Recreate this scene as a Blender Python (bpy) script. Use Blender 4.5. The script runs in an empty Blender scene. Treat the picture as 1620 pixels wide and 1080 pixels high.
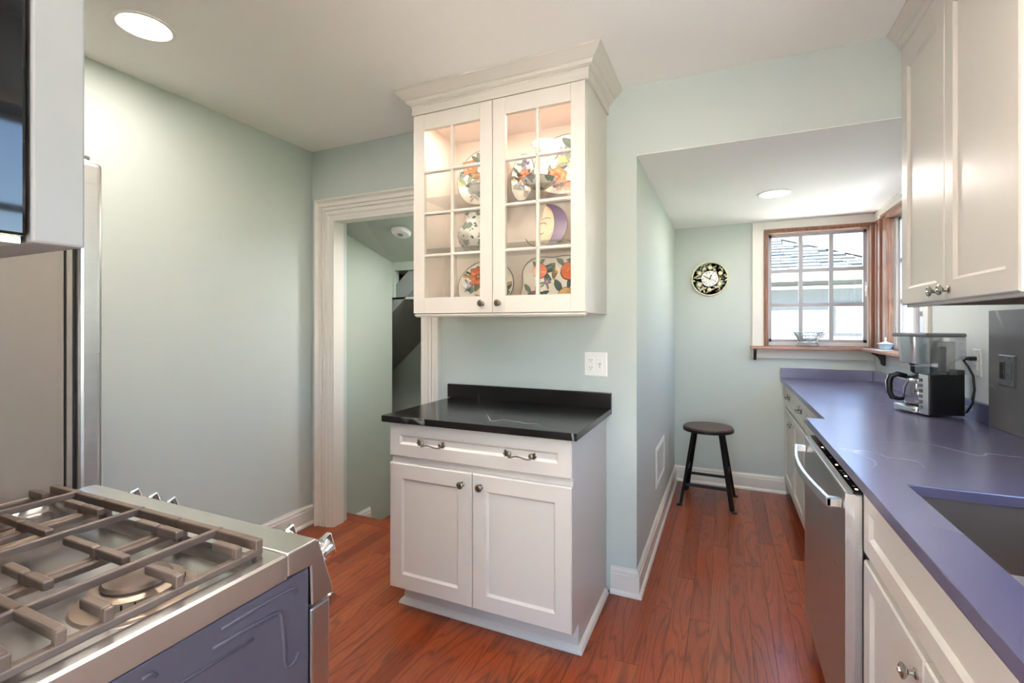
import bpy, bmesh, math, random
from mathutils import Vector, Matrix
random.seed(7)
S = bpy.context.scene
C = S.collection
PI = math.pi

# ------------------------------------------------------------------ camera, world, exposure
cd = bpy.data.cameras.new('camera'); cam = bpy.data.objects.new('camera', cd); C.objects.link(cam)
cam.location = (0, 0, 1.326); cam.rotation_euler = (PI/2, 0, math.radians(24.146))
cd.sensor_width = 36; cd.lens = 751/1620*36; cd.shift_y = -24.8/1620; cd.clip_start = .01; cd.clip_end = 200
S.camera = cam
W = bpy.data.worlds.new('world'); S.world = W; W.use_nodes = True
wn = W.node_tree.nodes; wl = W.node_tree.links
sky = wn.new('ShaderNodeTexSky'); sky.sky_type = 'NISHITA'; sky.sun_disc = False
sky.sun_elevation = math.radians(48); sky.sun_rotation = math.radians(150); sky.air_density = 1.0; sky.dust_density = .15; sky.ozone_density = 2.0
wl.new(sky.outputs[0], wn['Background'].inputs[0]); wn['Background'].inputs[1].default_value = .5
sd = bpy.data.lights.new('sun', 'SUN'); sd.energy = 26.0; sd.angle = .01; sd.color = (1, .97, .9)
sun = bpy.data.objects.new('sun', sd); C.objects.link(sun)
sun.rotation_euler = Vector((.70, .24, -.8)).to_track_quat('-Z', 'Y').to_euler()
sun.location = (0, 0, 12)
S.view_settings.view_transform = 'Standard'; S.view_settings.look = 'None'
S.view_settings.gamma = 1; S.view_settings.exposure = 1.55; S.view_settings.use_curve_mapping = False
S.cycles.use_denoising = True; S.cycles.max_bounces = 12; S.cycles.diffuse_bounces = 8
S.cycles.sample_clamp_indirect = 6; S.cycles.caustics_reflective = False; S.cycles.caustics_refractive = False
CAN_W = 1.7
CAN_COL = (.94, .97, 1)

# ------------------------------------------------------------------ mesh helpers
V = Vector
WL = {}                                   # world offset of every empty / part
class MB:
    def __init__(s): s.v = []; s.f = []; s.m = []; s.mi = 0
    def add(s, vs, fs):
        o = len(s.v); s.v += [V(p) for p in vs]
        for f in fs: s.f.append([i+o for i in f]); s.m.append(s.mi)
        return s
    def box(s, x0, x1, y0, y1, z0, z1):
        if x0 > x1: x0, x1 = x1, x0
        if y0 > y1: y0, y1 = y1, y0
        if z0 > z1: z0, z1 = z1, z0
        return s.add([(x0,y0,z0),(x1,y0,z0),(x1,y1,z0),(x0,y1,z0),(x0,y0,z1),(x1,y0,z1),(x1,y1,z1),(x0,y1,z1)],
            [(0,3,2,1),(4,5,6,7),(0,1,5,4),(1,2,6,5),(2,3,7,6),(3,0,4,7)])
    def obox(s, c, ax, ay, az, hx, hy, hz):
        c = V(c); ax = V(ax)*hx; ay = V(ay)*hy; az = V(az)*hz
        vs = [c-ax-ay-az, c+ax-ay-az, c+ax+ay-az, c-ax+ay-az, c-ax-ay+az, c+ax-ay+az, c+ax+ay+az, c-ax+ay+az]
        return s.add(vs, [(0,3,2,1),(4,5,6,7),(0,1,5,4),(1,2,6,5),(2,3,7,6),(3,0,4,7)])
    def prism(s, pts, ex):
        pts = [V(p) for p in pts]; ex = V(ex); n = len(pts)
        nr = V((0,0,0))
        for i in range(n): nr += pts[i].cross(pts[(i+1) % n])
        if nr.dot(ex) > 0: pts.reverse()
        vs = pts + [p+ex for p in pts]
        return s.add(vs, [tuple(range(n)), tuple(reversed(range(n, 2*n)))] + [((i+1) % n, i, n+i, n+(i+1) % n) for i in range(n)])
    def lathe(s, prof, c=(0,0,0), axis=(0,0,1), n=24, sx=1, sy=1, start=0):
        q = V((0,0,1)).rotation_difference(V(axis).normalized()); c = V(c)
        vs = []; fs = []; k = len(prof)
        for i in range(n):
            a = start+2*PI*i/n
            for r, z in prof: vs.append(c + q @ V((r*math.cos(a)*sx, r*math.sin(a)*sy, z)))
        for i in range(n):
            j = (i+1) % n
            for t in range(k-1): fs.append((i*k+t, j*k+t, j*k+t+1, i*k+t+1))
        if prof[0][0] > 1e-6: fs.append(tuple(i*k for i in reversed(range(n))))
        if prof[-1][0] > 1e-6: fs.append(tuple(i*k+k-1 for i in range(n)))
        return s.add(vs, fs)
    def cyl(s, a, b, r, r2=None, n=16):
        a = V(a); b = V(b)
        return s.lathe([(r,0),(r if r2 is None else r2,(b-a).length)], a, b-a, n)
    def tube(s, pts, r, n=8, closed=False, sq=1.0):
        pts = [V(p) for p in pts]; m = len(pts); vs = []; fs = []
        rr = r if isinstance(r, (list, tuple)) else [r]*m
        up = None
        for i in range(m):
            if closed: t = pts[(i+1) % m]-pts[i-1]
            else: t = pts[min(i+1, m-1)]-pts[max(i-1, 0)]
            t.normalize()
            if up is None:
                up = V((0,0,1)) if abs(t.z) < .9 else V((1,0,0))
            up = (up - t*up.dot(t)).normalized(); sd_ = t.cross(up)
            for k in range(n):
                a = 2*PI*k/n; vs.append(pts[i]+up*(math.cos(a)*rr[i]*sq)+sd_*(math.sin(a)*rr[i]))
        for i in range(m if closed else m-1):
            j = (i+1) % m
            for k in range(n):
                l = (k+1) % n; fs.append((i*n+k, j*n+k, j*n+l, i*n+l))
        if not closed: fs += [tuple(range(n)), tuple(reversed(range((m-1)*n, m*n)))]
        return s.add(vs, fs)
    def sphere(s, c, r, n=12, sx=1, sy=1, sz=1):
        prof = [(max(1e-7, r*math.sin(PI*i/8)), -r*math.cos(PI*i/8)*sz) for i in range(9)]
        return s.lathe(prof, c, (0,0,1), n, sx, sy)
    def rings(s, O, U, Vv, N, w, h, levels, cap=True, back=True):
        """nested rectangles (inset, depth) joined by quads: frame-and-panel fronts"""
        O, U, Vv, N = V(O), V(U), V(Vv), V(N); vs = []; fs = []
        for ins, d in levels:
            for a, b in ((ins,ins),(w-ins,ins),(w-ins,h-ins),(ins,h-ins)): vs.append(O+U*a+Vv*b+N*d)
        L = len(levels); flip = U.cross(Vv).dot(N) < 0
        for i in range(L-1):
            for k in range(4):
                l = (k+1) % 4; f = (i*4+k, i*4+l, i*4+4+l, i*4+4+k); fs.append(f[::-1] if flip else f)
        if cap:
            f = tuple((L-1)*4+k for k in range(4)); fs.append(f[::-1] if flip else f)
        if back:
            f = (3,2,1,0); fs.append(f[::-1] if flip else f)
        return s.add(vs, fs)
    def sweep(s, path, prof, side=1, closed=False):
        """profile (out, z) along an xy polyline with mitred corners; side=+1: out is to the right"""
        P = [V((p[0], p[1], 0)) for p in path]; z0 = path[0][2] if len(path[0]) > 2 else 0
        n = len(P); k = len(prof); vs = []; fs = []
        def nr(a, b):
            t = (b-a).normalized(); return V((t.y, -t.x, 0))*side
        for i in range(n):
            if closed: n1 = nr(P[i-1], P[i]); n2 = nr(P[i], P[(i+1) % n])
            else:
                n2 = nr(P[i], P[i+1]) if i < n-1 else nr(P[i-1], P[i]); n1 = nr(P[i-1], P[i]) if i > 0 else n2
            m = (n1+n2).normalized(); m = m/max(.2, m.dot(n1))
            for o, z in prof: vs.append(P[i]+m*o+V((0,0,z+z0)))
        for i in range(n if closed else n-1):
            j = (i+1) % n
            for t in range(k-1):
                f = (i*k+t, j*k+t, j*k+t+1, i*k+t+1); fs.append(f if side > 0 else f[::-1])
        if not closed: fs += [tuple(range(k)), tuple(reversed(range((n-1)*k, n*k)))]
        return s.add(vs, fs)
    def build(s, name, mat, parent=None, smooth=False, bevel=0, at=None, fix=False, seg=2):
        off = WL.get(parent, V((0,0,0))) if parent else V((0,0,0))
        if at is not None: base = V(at)
        else: base = off
        me = bpy.data.meshes.new(name); me.from_pydata([tuple(p-base) for p in s.v], [], s.f)
        mats = mat if isinstance(mat, (list, tuple)) else [mat]
        for m_ in mats: me.materials.append(m_)
        if len(mats) > 1:
            for p, i in zip(me.polygons, s.m): p.material_index = i
        if fix:
            b = bmesh.new(); b.from_mesh(me); bmesh.ops.recalc_face_normals(b, faces=b.faces); b.to_mesh(me); b.free()
        if smooth:
            for p in me.polygons: p.use_smooth = True
            if smooth is not True: me.set_sharp_from_angle(angle=math.radians(smooth))
        me.validate()
        o = bpy.data.objects.new(name, me); C.objects.link(o)
        if parent: o.parent = parent
        o.location = base-off; WL[o] = base
        if bevel:
            b = o.modifiers.new('bevel', 'BEVEL'); b.width = bevel; b.segments = seg; b.limit_method = 'ANGLE'; b.angle_limit = .6
        return o
def tag(o, label=None, cat=None, group=None, kind=None):
    if label: o['label'] = label
    if cat: o['category'] = cat
    if group: o['group'] = group
    if kind: o['kind'] = kind
    return o
def thing(name, label, cat, loc, group=None):
    o = bpy.data.objects.new(name, None); C.objects.link(o); o.location = loc; WL[o] = V(loc)
    o.empty_display_size = .05
    return tag(o, label, cat, group)
def struct(name, mb, mat, **k):
    return tag(mb.build(name, mat, **k), kind='structure')
def sroot(name, loc):
    o = bpy.data.objects.new(name, None); C.objects.link(o); o.location = loc; WL[o] = V(loc); o['kind'] = 'structure'
    return o
def inst(src, parent, at, rot=None, label=None):
    """copy of a part mesh (shared data) at a world place"""
    o = src.copy(); C.objects.link(o); o.parent = parent
    o.location = V(at)-WL[parent]; WL[o] = V(at)
    if rot is not None: o.rotation_euler = rot
    if label: o['label'] = label
    return o

# ------------------------------------------------------------------ materials
def srgb(r, g, b):
    f = lambda c: c/12.92 if c <= .04045 else ((c+.055)/1.055)**2.4
    return (f(r/255), f(g/255), f(b/255), 1)
class NT:
    def __init__(s, name):
        s.m = bpy.data.materials.new(name); s.m.use_nodes = True; s.t = s.m.node_tree
        s.b = s.t.nodes['Principled BSDF']; s.out = s.t.nodes['Material Output']
    def n(s, typ, **k):
        o = s.t.nodes.new('ShaderNode'+typ)
        for a, b in k.items():
            if hasattr(o, a) and a not in o.inputs: setattr(o, a, b)
            else: o.inputs[a].default_value = b
        return o
    def l(s, a, b): s.t.links.new(a, b)
    def ramp(s, src, *stops, interp='LINEAR'):
        r = s.n('ValToRGB'); r.color_ramp.interpolation = interp; e = r.color_ramp.elements
        while len(e) > 1: e.remove(e[-1])
        e[0].position = stops[0][0]; e[0].color = stops[0][1]
        for p, c in stops[1:]: x = e.new(p); x.color = c
        s.l(src, r.inputs[0]); return r.outputs[0]
    def mix(s, f, a, b, mode='MIX'):
        o = s.n('MixRGB', blend_type=mode)
        for i, x in zip((0, 1, 2), (f, a, b)):
            if hasattr(x, 'links'): s.l(x, o.inputs[i])
            else: o.inputs[i].default_value = x
        return o.outputs[0]
    def math(s, op, a, b=0.0, c=None):
        o = s.n('Math', operation=op)
        for i, x in enumerate((a, b) if c is None else (a, b, c)):
            if hasattr(x, 'links'): s.l(x, o.inputs[i])
            else: o.inputs[i].default_value = x
        return o.outputs[0]
    def coord(s, scale=(1,1,1), kind='Object'):
        tc = s.n('TexCoord'); mp = s.n('Mapping'); mp.inputs['Scale'].default_value = scale
        s.l(tc.outputs[kind], mp.inputs[0]); return mp.outputs[0]
    def noise(s, vec, scale, detail=3, rough=.5, dist=0):
        o = s.n('TexNoise'); o.inputs['Scale'].default_value = scale; o.inputs['Detail'].default_value = detail
        o.inputs['Roughness'].default_value = rough; o.inputs['Distortion'].default_value = dist
        if vec is not None: s.l(vec, o.inputs['Vector'])
        return o.outputs['Fac']
    def bump(s, h, strength=.1, dist=.002):
        o = s.n('Bump'); o.inputs['Strength'].default_value = strength; o.inputs['Distance'].default_value = dist
        s.l(h, o.inputs['Height']); s.l(o.outputs[0], s.b.inputs['Normal'])
    def set(s, **k):
        for a, b in k.items(): s.b.inputs[a.replace('_', ' ')].default_value = b
        return s
def paint(name, col, rough=.5, bump=.03, scale=180, spec=.5, coat=0):
    t = NT(name); t.set(Base_Color=col, Roughness=rough, Specular_IOR_Level=spec, Coat_Weight=coat, Coat_Roughness=.15)
    v = t.coord(); n1 = t.noise(v, scale, 2); n2 = t.noise(v, 1.5, 2)
    c = t.mix(.05, col, t.ramp(n2, (0, (.5,.5,.5,1)), (1, (1,1,1,1))), 'MULTIPLY'); t.l(c, t.b.inputs['Base Color'])
    if bump: t.bump(n1, bump, .001)
    return t.m
def metal(name, col, rough, brush=None, spec=.5):
    t = NT(name); t.set(Base_Color=col, Metallic=1, Roughness=rough)
    if brush:
        v = t.coord(brush); n = t.noise(v, 1, 3, .6)
        r = t.n('MapRange'); r.inputs[3].default_value = rough*.75; r.inputs[4].default_value = rough*1.35
        t.l(n, r.inputs[0]); t.l(r.outputs[0], t.b.inputs['Roughness']); t.bump(n, .03, .0005)
        t.l(t.mix(.16, col, t.ramp(n, (0, (.3,.3,.3,1)), (1, (1,1,1,1))), 'MULTIPLY'), t.b.inputs['Base Color'])
    return t.m
def plain(name, col, rough=.4, **k):
    t = NT(name); t.set(Base_Color=col, Roughness=rough, **k)
    n = t.noise(t.coord(), 40, 2); t.l(t.mix(.06, col, t.ramp(n, (0, (.6,.6,.6,1)), (1, (1,1,1,1))), 'MULTIPLY'), t.b.inputs['Base Color'])
    return t.m
def glass_thin(name, tint=(1,1,1,1), refl=.09):
    t = NT(name); t.t.nodes.remove(t.b)
    tr = t.n('BsdfTransparent'); tr.inputs[0].default_value = tint; gl = t.n('BsdfGlossy'); gl.inputs['Roughness'].default_value = .02
    lw = t.n('LayerWeight'); mx = t.n('MixShader')
    t.l(t.math('MULTIPLY_ADD', t.math('POWER', lw.outputs['Facing'], 4.0), .8, refl*.5), mx.inputs[0]); t.l(tr.outputs[0], mx.inputs[1]); t.l(gl.outputs[0], mx.inputs[2])
    t.l(mx.outputs[0], t.out.inputs[0]); return t.m
def emit(name, col, st):
    t = NT(name); t.set(Base_Color=col, Emission_Color=col, Emission_Strength=st); return t.m
def wood(name, dark, light, grain=(60, 60, 3), rough=.4, coat=0):
    t = NT(name); v = t.coord(grain); n = t.noise(v, 1, 5, .65, .6); n2 = t.noise(t.coord((grain[0]*5, grain[1]*5, grain[2]*3)), 1, 3)
    c = t.ramp(n, (.3, dark), (.7, light)); c = t.mix(.25, c, t.ramp(n2, (.35, (.3,.3,.3,1)), (.6, (1,1,1,1))), 'MULTIPLY')
    t.l(c, t.b.inputs['Base Color']); t.set(Roughness=rough, Coat_Weight=coat, Coat_Roughness=.2); t.bump(n2, .08, .0006); return t.m
def oak_floor():
    t = NT('oak_floor'); tc = t.n('TexCoord'); oi = t.n('ObjectInfo')
    off = t.n('CombineXYZ'); t.l(t.math('MULTIPLY', oi.outputs['Random'], 37.0), off.inputs[2])
    t.l(t.math('MULTIPLY', oi.outputs['Random'], 13.0), off.inputs[1])
    def vec(sc):
        m = t.n('VectorMath', operation='MULTIPLY'); t.l(tc.outputs['Object'], m.inputs[0]); m.inputs[1].default_value = sc
        a = t.n('VectorMath', operation='ADD'); t.l(m.outputs[0], a.inputs[0]); t.l(off.outputs[0], a.inputs[1]); return a.outputs[0]
    big = t.noise(vec((9, .9, 1)), 1.0, 1.5, .45, .25)
    rings = t.math('PINGPONG', t.math('MULTIPLY', big, 26), 1.0)
    ring_c = t.ramp(rings, (.0, (.30,.24,.22,1)), (.22, (.72,.66,.62,1)), (.5, (1,1,1,1)), (1, (.9,.88,.86,1)))
    fib = t.noise(vec((420, 11, 1)), 1.0, 3, .7)
    pore = t.ramp(fib, (.38, (.36,.28,.24,1)), (.52, (1,1,1,1)))
    base = t.ramp(oi.outputs['Random'], (0, srgb(136, 55, 22)), (.35, srgb(168, 78, 36)), (.7, srgb(152, 68, 34)), (1, srgb(186, 100, 54)))
    c = t.mix(.7, base, ring_c, 'MULTIPLY'); c = t.mix(.55, c, pore, 'MULTIPLY')
    c = t.mix(.25, c, t.ramp(t.noise(vec((5, .5, 1)), 1, 2), (.3, (.6,.5,.45,1)), (.7, (1.0,1,1,1))), 'MULTIPLY')
    t.l(c, t.b.inputs['Base Color'])
    r = t.n('MapRange'); r.inputs[3].default_value = .24; r.inputs[4].default_value = .36; t.l(fib, r.inputs[0]); t.l(r.outputs[0], t.b.inputs['Roughness'])
    t.set(Coat_Weight=.25, Coat_Roughness=.14); t.bump(rings, .03, .0006); return t.m
def soapstone(name, base, base2, rough, spec=.6, ior=1.5):
    t = NT(name); v = t.coord()
    n = t.noise(v, 1.1, 3, .5, .6); vein = t.math('ABSOLUTE', t.math('SUBTRACT', n, .5))
    vm = t.ramp(vein, (0, (1,1,1,1)), (.0018, (.3,.3,.3,1)), (.004, (0,0,0,1)))
    n2 = t.noise(v, 1.4, 2); gate = t.ramp(n2, (.5, (0,0,0,1)), (.62, (1,1,1,1)))
    mask = t.mix(1, vm, gate, 'MULTIPLY'); cl = t.ramp(t.noise(v, 3, 1, .4), (.3, base), (.75, base2))
    mm = t.n('RGBToBW'); t.l(mask, mm.inputs[0])
    t.l(t.mix(t.math('MULTIPLY', mm.outputs[0], .55), cl, (.62,.60,.58,1)), t.b.inputs['Base Color'])
    t.set(Roughness=rough)
    t.set(Specular_IOR_Level=spec, IOR=ior); return t.m
def shingle_mat():
    t = NT('roof_shingle'); oi = t.n('ObjectInfo'); n = t.noise(t.coord(), 25, 3)
    c = t.ramp(oi.outputs['Random'], (0, srgb(70,75,79)), (.5, srgb(86,91,94)), (1, srgb(102,106,108)))
    t.l(t.mix(.4, c, t.ramp(n, (.3, (.6,.6,.6,1)), (.7, (1,1,1,1))), 'MULTIPLY'), t.b.inputs['Base Color']); t.set(Roughness=.9, Specular_IOR_Level=0); return t.m
def floral(name, ground, cols, scale, seed=0.0, size=.34, leaf=None):
    t = NT(name); v = t.coord(); ad = t.n('VectorMath', operation='ADD'); t.l(v, ad.inputs[0]); ad.inputs[1].default_value = (seed, seed*.7, seed*1.3)
    wob = t.n('TexNoise'); wob.inputs['Scale'].default_value = 45; t.l(ad.outputs[0], wob.inputs[0])
    a2 = t.n('VectorMath', operation='MULTIPLY_ADD'); t.l(wob.outputs['Color'], a2.inputs[0]); a2.inputs[1].default_value = (.02,)*3; t.l(ad.outputs[0], a2.inputs[2])
    vo = t.n('TexVoronoi'); vo.inputs['Scale'].default_value = scale; t.l(a2.outputs[0], vo.inputs['Vector'])
    sep = t.n('SeparateColor'); t.l(vo.outputs['Color'], sep.inputs[0])
    st = [(i/len(cols), c) for i, c in enumerate(cols)]; col = t.ramp(sep.outputs[0], *st, interp='CONSTANT')
    pet = t.math('PINGPONG', t.math('MULTIPLY', vo.outputs['Distance'], 9.0), 1.0)
    col = t.mix(.45, col, t.ramp(pet, (0, (.45,.4,.4,1)), (.5, (1,1,1,1)), (1, (1,.95,.9,1))), 'MULTIPLY')
    inside = t.ramp(vo.outputs['Distance'], (size, (1,1,1,1)), (size+.03, (0,0,0,1)))
    v2 = t.n('TexVoronoi'); v2.inputs['Scale'].default_value = scale*2.3; t.l(a2.outputs[0], v2.inputs['Vector'])
    sp2 = t.n('SeparateColor'); t.l(v2.outputs['Color'], sp2.inputs[0])
    lf = t.ramp(sp2.outputs[1], (0, leaf or srgb(92,118,110)), (.35, srgb(120,110,150)), (.6, ground), interp='CONSTANT')
    lin = t.ramp(v2.outputs['Distance'], (.30, (1,1,1,1)), (.33, (0,0,0,1)))
    g = t.mix(lin, ground, lf); c = t.mix(inside, g, col)
    t.l(c, t.b.inputs['Base Color']); t.set(Roughness=.16, Coat_Weight=.5, Coat_Roughness=.06); return t.m

M = {}
M['wall'] = paint('wall_paint', srgb(195, 202, 198), .62, .05, 220)
M['wall_r'] = paint('wall_paint_white', srgb(226, 230, 228), .6, .05, 220)
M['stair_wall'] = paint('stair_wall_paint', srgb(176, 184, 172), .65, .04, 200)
M['ceil'] = paint('ceiling_paint', srgb(246, 244, 241), .75, .04, 240)
M['trim'] = paint('trim_paint', srgb(224, 218, 211), .34, .0)
M['cab'] = paint('cabinet_paint', srgb(212, 204, 196), .36, .0)
M['cab_in'] = paint('cabinet_interior', srgb(240, 230, 222), .4, .0)
M['floor'] = oak_floor()
M['sub'] = plain('subfloor', srgb(40, 22, 14), .9)
M['stone'] = soapstone('soapstone_black', srgb(22, 19, 19), srgb(34, 29, 27), .22)
M['stone_daylit'] = soapstone('soapstone_daylit', srgb(94, 89, 119), srgb(97, 92, 122), .27, 1.0, 2.0)  # same dark stone with the blue daylight sheen put into its colour
M['stone_daylit'].node_tree.nodes['Principled BSDF'].inputs['Specular Tint'].default_value = (.86, .88, 1, 1)  # reflections tinted towards the same daylight blue
M['slab'] = soapstone('soapstone_slab', srgb(92, 87, 90), srgb(112, 106, 108), .4)
M['steel'] = metal('brushed_steel', (.62, .60, .58, 1), .3, (4, 4, 260))
M['steel_h'] = metal('satin_cooktop_steel', (.70, .67, .64, 1), .27)
M['steel_s'] = metal('satin_steel', (.72, .70, .68, 1), .22)
M['chrome'] = metal('polished_chrome', (.85, .84, .83, 1), .08)
M['pewter'] = metal('antique_pewter', (.30, .25, .20, 1), .28)
M['nickel'] = metal('aged_nickel', (.52, .48, .43, 1), .22)
M['iron'] = plain('cast_iron', srgb(122, 104, 92), .42, Metallic=.35)
M['iron_d'] = plain('dark_iron', srgb(34, 31, 30), .4, Metallic=.5)
M['burner'] = plain('burner_aluminium', srgb(176, 158, 142), .38, Metallic=.7)
M['enamel'] = plain('range_side_enamel', srgb(88, 84, 95), .4, Metallic=.1)
M['fridge_side'] = paint('fridge_side_paint', srgb(146, 134, 124), .4, .12, 500)
M['black'] = plain('black_plastic', srgb(18, 18, 20), .35)
M['gasket'] = plain('gasket_rubber', srgb(22, 18, 17), .6)
M['gloss'] = plain('black_gloss', srgb(14, 13, 14), .05, Coat_Weight=.6)
M['white_pl'] = plain('white_plastic', srgb(238, 236, 232), .3)
M['grey_pl'] = plain('grey_plastic', srgb(120, 120, 128), .3)
M['dark_pl'] = plain('dark_grey_plastic', srgb(92, 90, 95), .35)
M['wood_w'] = wood('window_wood', srgb(112, 72, 56), srgb(168, 120, 96), (70, 70, 3.5), .38)
M['wood_sill'] = wood('sill_wood', srgb(156, 112, 92), srgb(200, 156, 132), (3.5, 50, 50), .4)
M['wood_dk'] = wood('dark_bracket_wood', srgb(34, 26, 24), srgb(58, 44, 38), (40, 40, 4), .4)
M['wood_seat'] = wood('stool_seat_wood', srgb(52, 32, 24), srgb(92, 60, 46), (6, 60, 60), .35)
M['underside'] = wood('raw_cabinet_underside', srgb(70, 44, 26), srgb(104, 70, 44), (30, 3, 30), .6)
M['sash'] = paint('steel_sash_paint', srgb(172, 169, 174), .45, 0)
M['sash_w'] = paint('window_frame_paint', srgb(214, 210, 208), .4, 0)
M['glass'] = glass_thin('window_glass')
M['cglass'] = glass_thin('cabinet_glass', (1, .99, .98, 1), .1)
M['shelfglass'] = glass_thin('shelf_glass', (.96, .99, .985, 1), .12)
M['smoke'] = glass_thin('smoky_plastic', (.94, .94, .95, 1), .3)
M['carafe'] = glass_thin('carafe_glass', (.62, .60, .66, 1), .5)
M['lamp'] = emit('lamp_lens', (1, .97, .93, 1), 4)
M['puck'] = emit('puck_lens', (1, .90, .80, 1), 3)
M['porcelain'] = plain('porcelain', srgb(238, 236, 232), .18, Coat_Weight=.4)
M['porc_blue'] = plain('porcelain_blue', srgb(186, 212, 222), .2, Coat_Weight=.4)
M['silver'] = metal('tarnished_silver', (.46, .44, .41, 1), .35)
M['cream'] = plain('cream_ceramic', srgb(226, 216, 180), .3)
M['clock_ring'] = floral('clock_ring_print', srgb(44, 36, 34), [srgb(206,196,160), srgb(120,134,110), srgb(150,120,110), srgb(225,220,200), srgb(60,50,48)], 42, 3.1, .40, srgb(170,165,140))
M['led'] = emit('panel_led', (1, .75, .35, 1), 2)
M['siding'] = paint('white_siding', srgb(180, 182, 182), .7, 0)
M['soffit_o'] = paint('outer_soffit', srgb(84, 88, 90), .8, 0)
M['shingle'] = shingle_mat()
M['bounce_pale'] = plain('bounce_concrete', srgb(206, 202, 194), .9)  # pale so that it throws sunlight upwards
M['lawn'] = plain('lawn_grass', srgb(120, 150, 96), .9)
M['leaf'] = plain('hedge_leaf', srgb(110, 150, 120), .8)
M['purple'] = plain('violet_glaze', srgb(120, 98, 138), .2)

# ------------------------------------------------------------------ room shell
YB, YB2, YF, XL, XR, XA = 2.372, 2.50, 4.31, -2.54, 1.02, -.394
ZC, ZA, YN = 2.497, 2.16, -.06
DX0, DX1, DZ = -2.36, -1.645, 2.03          # stair doorway
# floor with planks
fl = struct('floor', MB().box(XL-.02, XR+.02, -1.5, 2.58, -.15, -.02).box(XA-.12, XR+.02, 2.58, YF+.05, -.15, -.02), M['sub'])
lens = [.62, .85, 1.05, 1.3, 1.6]; PW = .0826; meshes = {}
def plank_mesh(L, w=PW):
    key = (round(L, 3), round(w, 4))
    if key not in meshes:
        me = bpy.data.meshes.new('plank'); g = .0003; b = .0006; x = w/2-g; y = L/2-g
        vs = []
        for ins, z in ((0, -.018), (0, -b), (b, 0)): vs += [(-x+ins,-y+ins,z),(x-ins,-y+ins,z),(x-ins,y-ins,z),(-x+ins,y-ins,z)]
        fs = [(8,9,10,11)]
        for r in (0, 4):
            for k in range(4): l = (k+1) % 4; fs.append((r+k, r+l, r+4+l, r+4+k))
        me.from_pydata(vs, [], fs); me.materials.append(M['floor']); meshes[key] = me
    return meshes[key]
x = XL; row = 0
while x < XR-.01:
    xc = x+PW/2; y1 = YF if xc > XA-.05 else 2.58
    y = -1.5+random.random()*.5-.5
    while y < y1-.01:
        L = random.choice(lens); e = min(y+L, y1)
        if y1-e < .2: e = y1
        s0 = max(y, -1.5)
        hidden = e < .3 or (xc < -1.62 and e < .8) or (-1.47 < xc < -.72 and e < .62) or xc > .5
        if e-s0 > .05 and not hidden:
            o = bpy.data.objects.new('plank', plank_mesh(e-s0)); C.objects.link(o); o.parent = fl
            o.location = (xc, (s0+e)/2, 0)
        elif e-s0 > .05:
            o = bpy.data.objects.new('plank', plank_mesh(round(e-s0, 2), PW)); C.objects.link(o); o.parent = fl
            o.location = (xc, (s0+e)/2, 0)
        y = e
    x += PW; row += 1
# walls
struct('wall_left', MB().box(XL-.12, XL, YN, YB, -.15, ZC+.2), M['wall'])
b = MB(); b.box(XL-.12, DX0, YB, YB2, -.15, ZC+.2).box(DX0, DX1, YB, YB2, DZ, ZC+.2).box(DX1, XA, YB, YB2, -.15, ZC+.2).box(XA, XR+.12, YB, YB2, ZA+.003, ZC+.2)
struct('wall_back', b, M['wall'])
struct('wall_alcove_left', MB().box(XA-.12, XA, YB2, YF+.14, -.15, ZC+.2), M['wall'])
WX0, WX1, WZ0, WZ1 = .29, 1.0, 1.165, 2.085       # far window opening
b = MB().box(XA, WX0, YF, YF+.14, -.15, ZC).box(WX1, XR+.14, YF, YF+.14, -.15, ZC).box(WX0, WX1, YF, YF+.14, -.15, WZ0).box(WX0, WX1, YF, YF+.14, WZ1, ZC)
struct('wall_alcove_far', b, M['wall'])
RY0, RY1 = 3.335, 3.985                            # side window opening
SY0, SY1, SZ0, SZ1 = .38, 1.44, 1.06, 2.15          # window over the sink (right of the frame)
b = MB().box(XR, XR+.14, RY1, YF, -.15, ZC+.2).box(XR, XR+.14, RY0, RY1, -.15, WZ0).box(XR, XR+.14, RY0, RY1, WZ1, ZC+.2)
b.box(XR, XR+.14, SY1, RY0, -.15, ZC+.2).box(XR, XR+.14, SY0, SY1, -.15, SZ0).box(XR, XR+.14, SY0, SY1, SZ1, ZC+.2).box(XR, XR+.14, -1.5, SY0, -.15, ZC+.2)
struct('wall_right', b, M['wall_r'])
OX0, OX1 = -.66, .32                               # unseen opening behind the camera, added to let hall daylight in
b = MB().box(XL-.12, OX0, YN-.12, YN, -.15, ZC+.2).box(OX1, XR, YN-.12, YN, -.15, ZC+.2).box(OX0, OX1, YN-.12, YN, 2.36, ZC+.2)
struct('wall_front', b, M['wall'])
b = MB().box(-1.62, -1.5, -1.5, YN-.12, -.15, ZC+.2).box(-1.62, -1.3, -1.62, -1.5, -.15, ZC+.2).box(.95, XR+.14, -1.62, -1.5, -.15, ZC+.2).box(-1.3, .95, -1.62, -1.5, 1.8, ZC+.2).box(-1.3, .95, -1.62, -1.5, -.15, .2)
struct('wall_hall', b, M['wall'])  # unseen hall, added to carry daylight into the kitchen
struct('ceiling', MB().box(XL-.12, XR+.14, -1.62, YB, ZC, ZC+.2), M['ceil'])
struct('ceiling_alcove', MB().box(XA, XR, YB+.001, YB2, ZA, ZA+.0028).box(XA, XR, YB2, YF, ZA, ZA+.1), M['ceil'])
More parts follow.
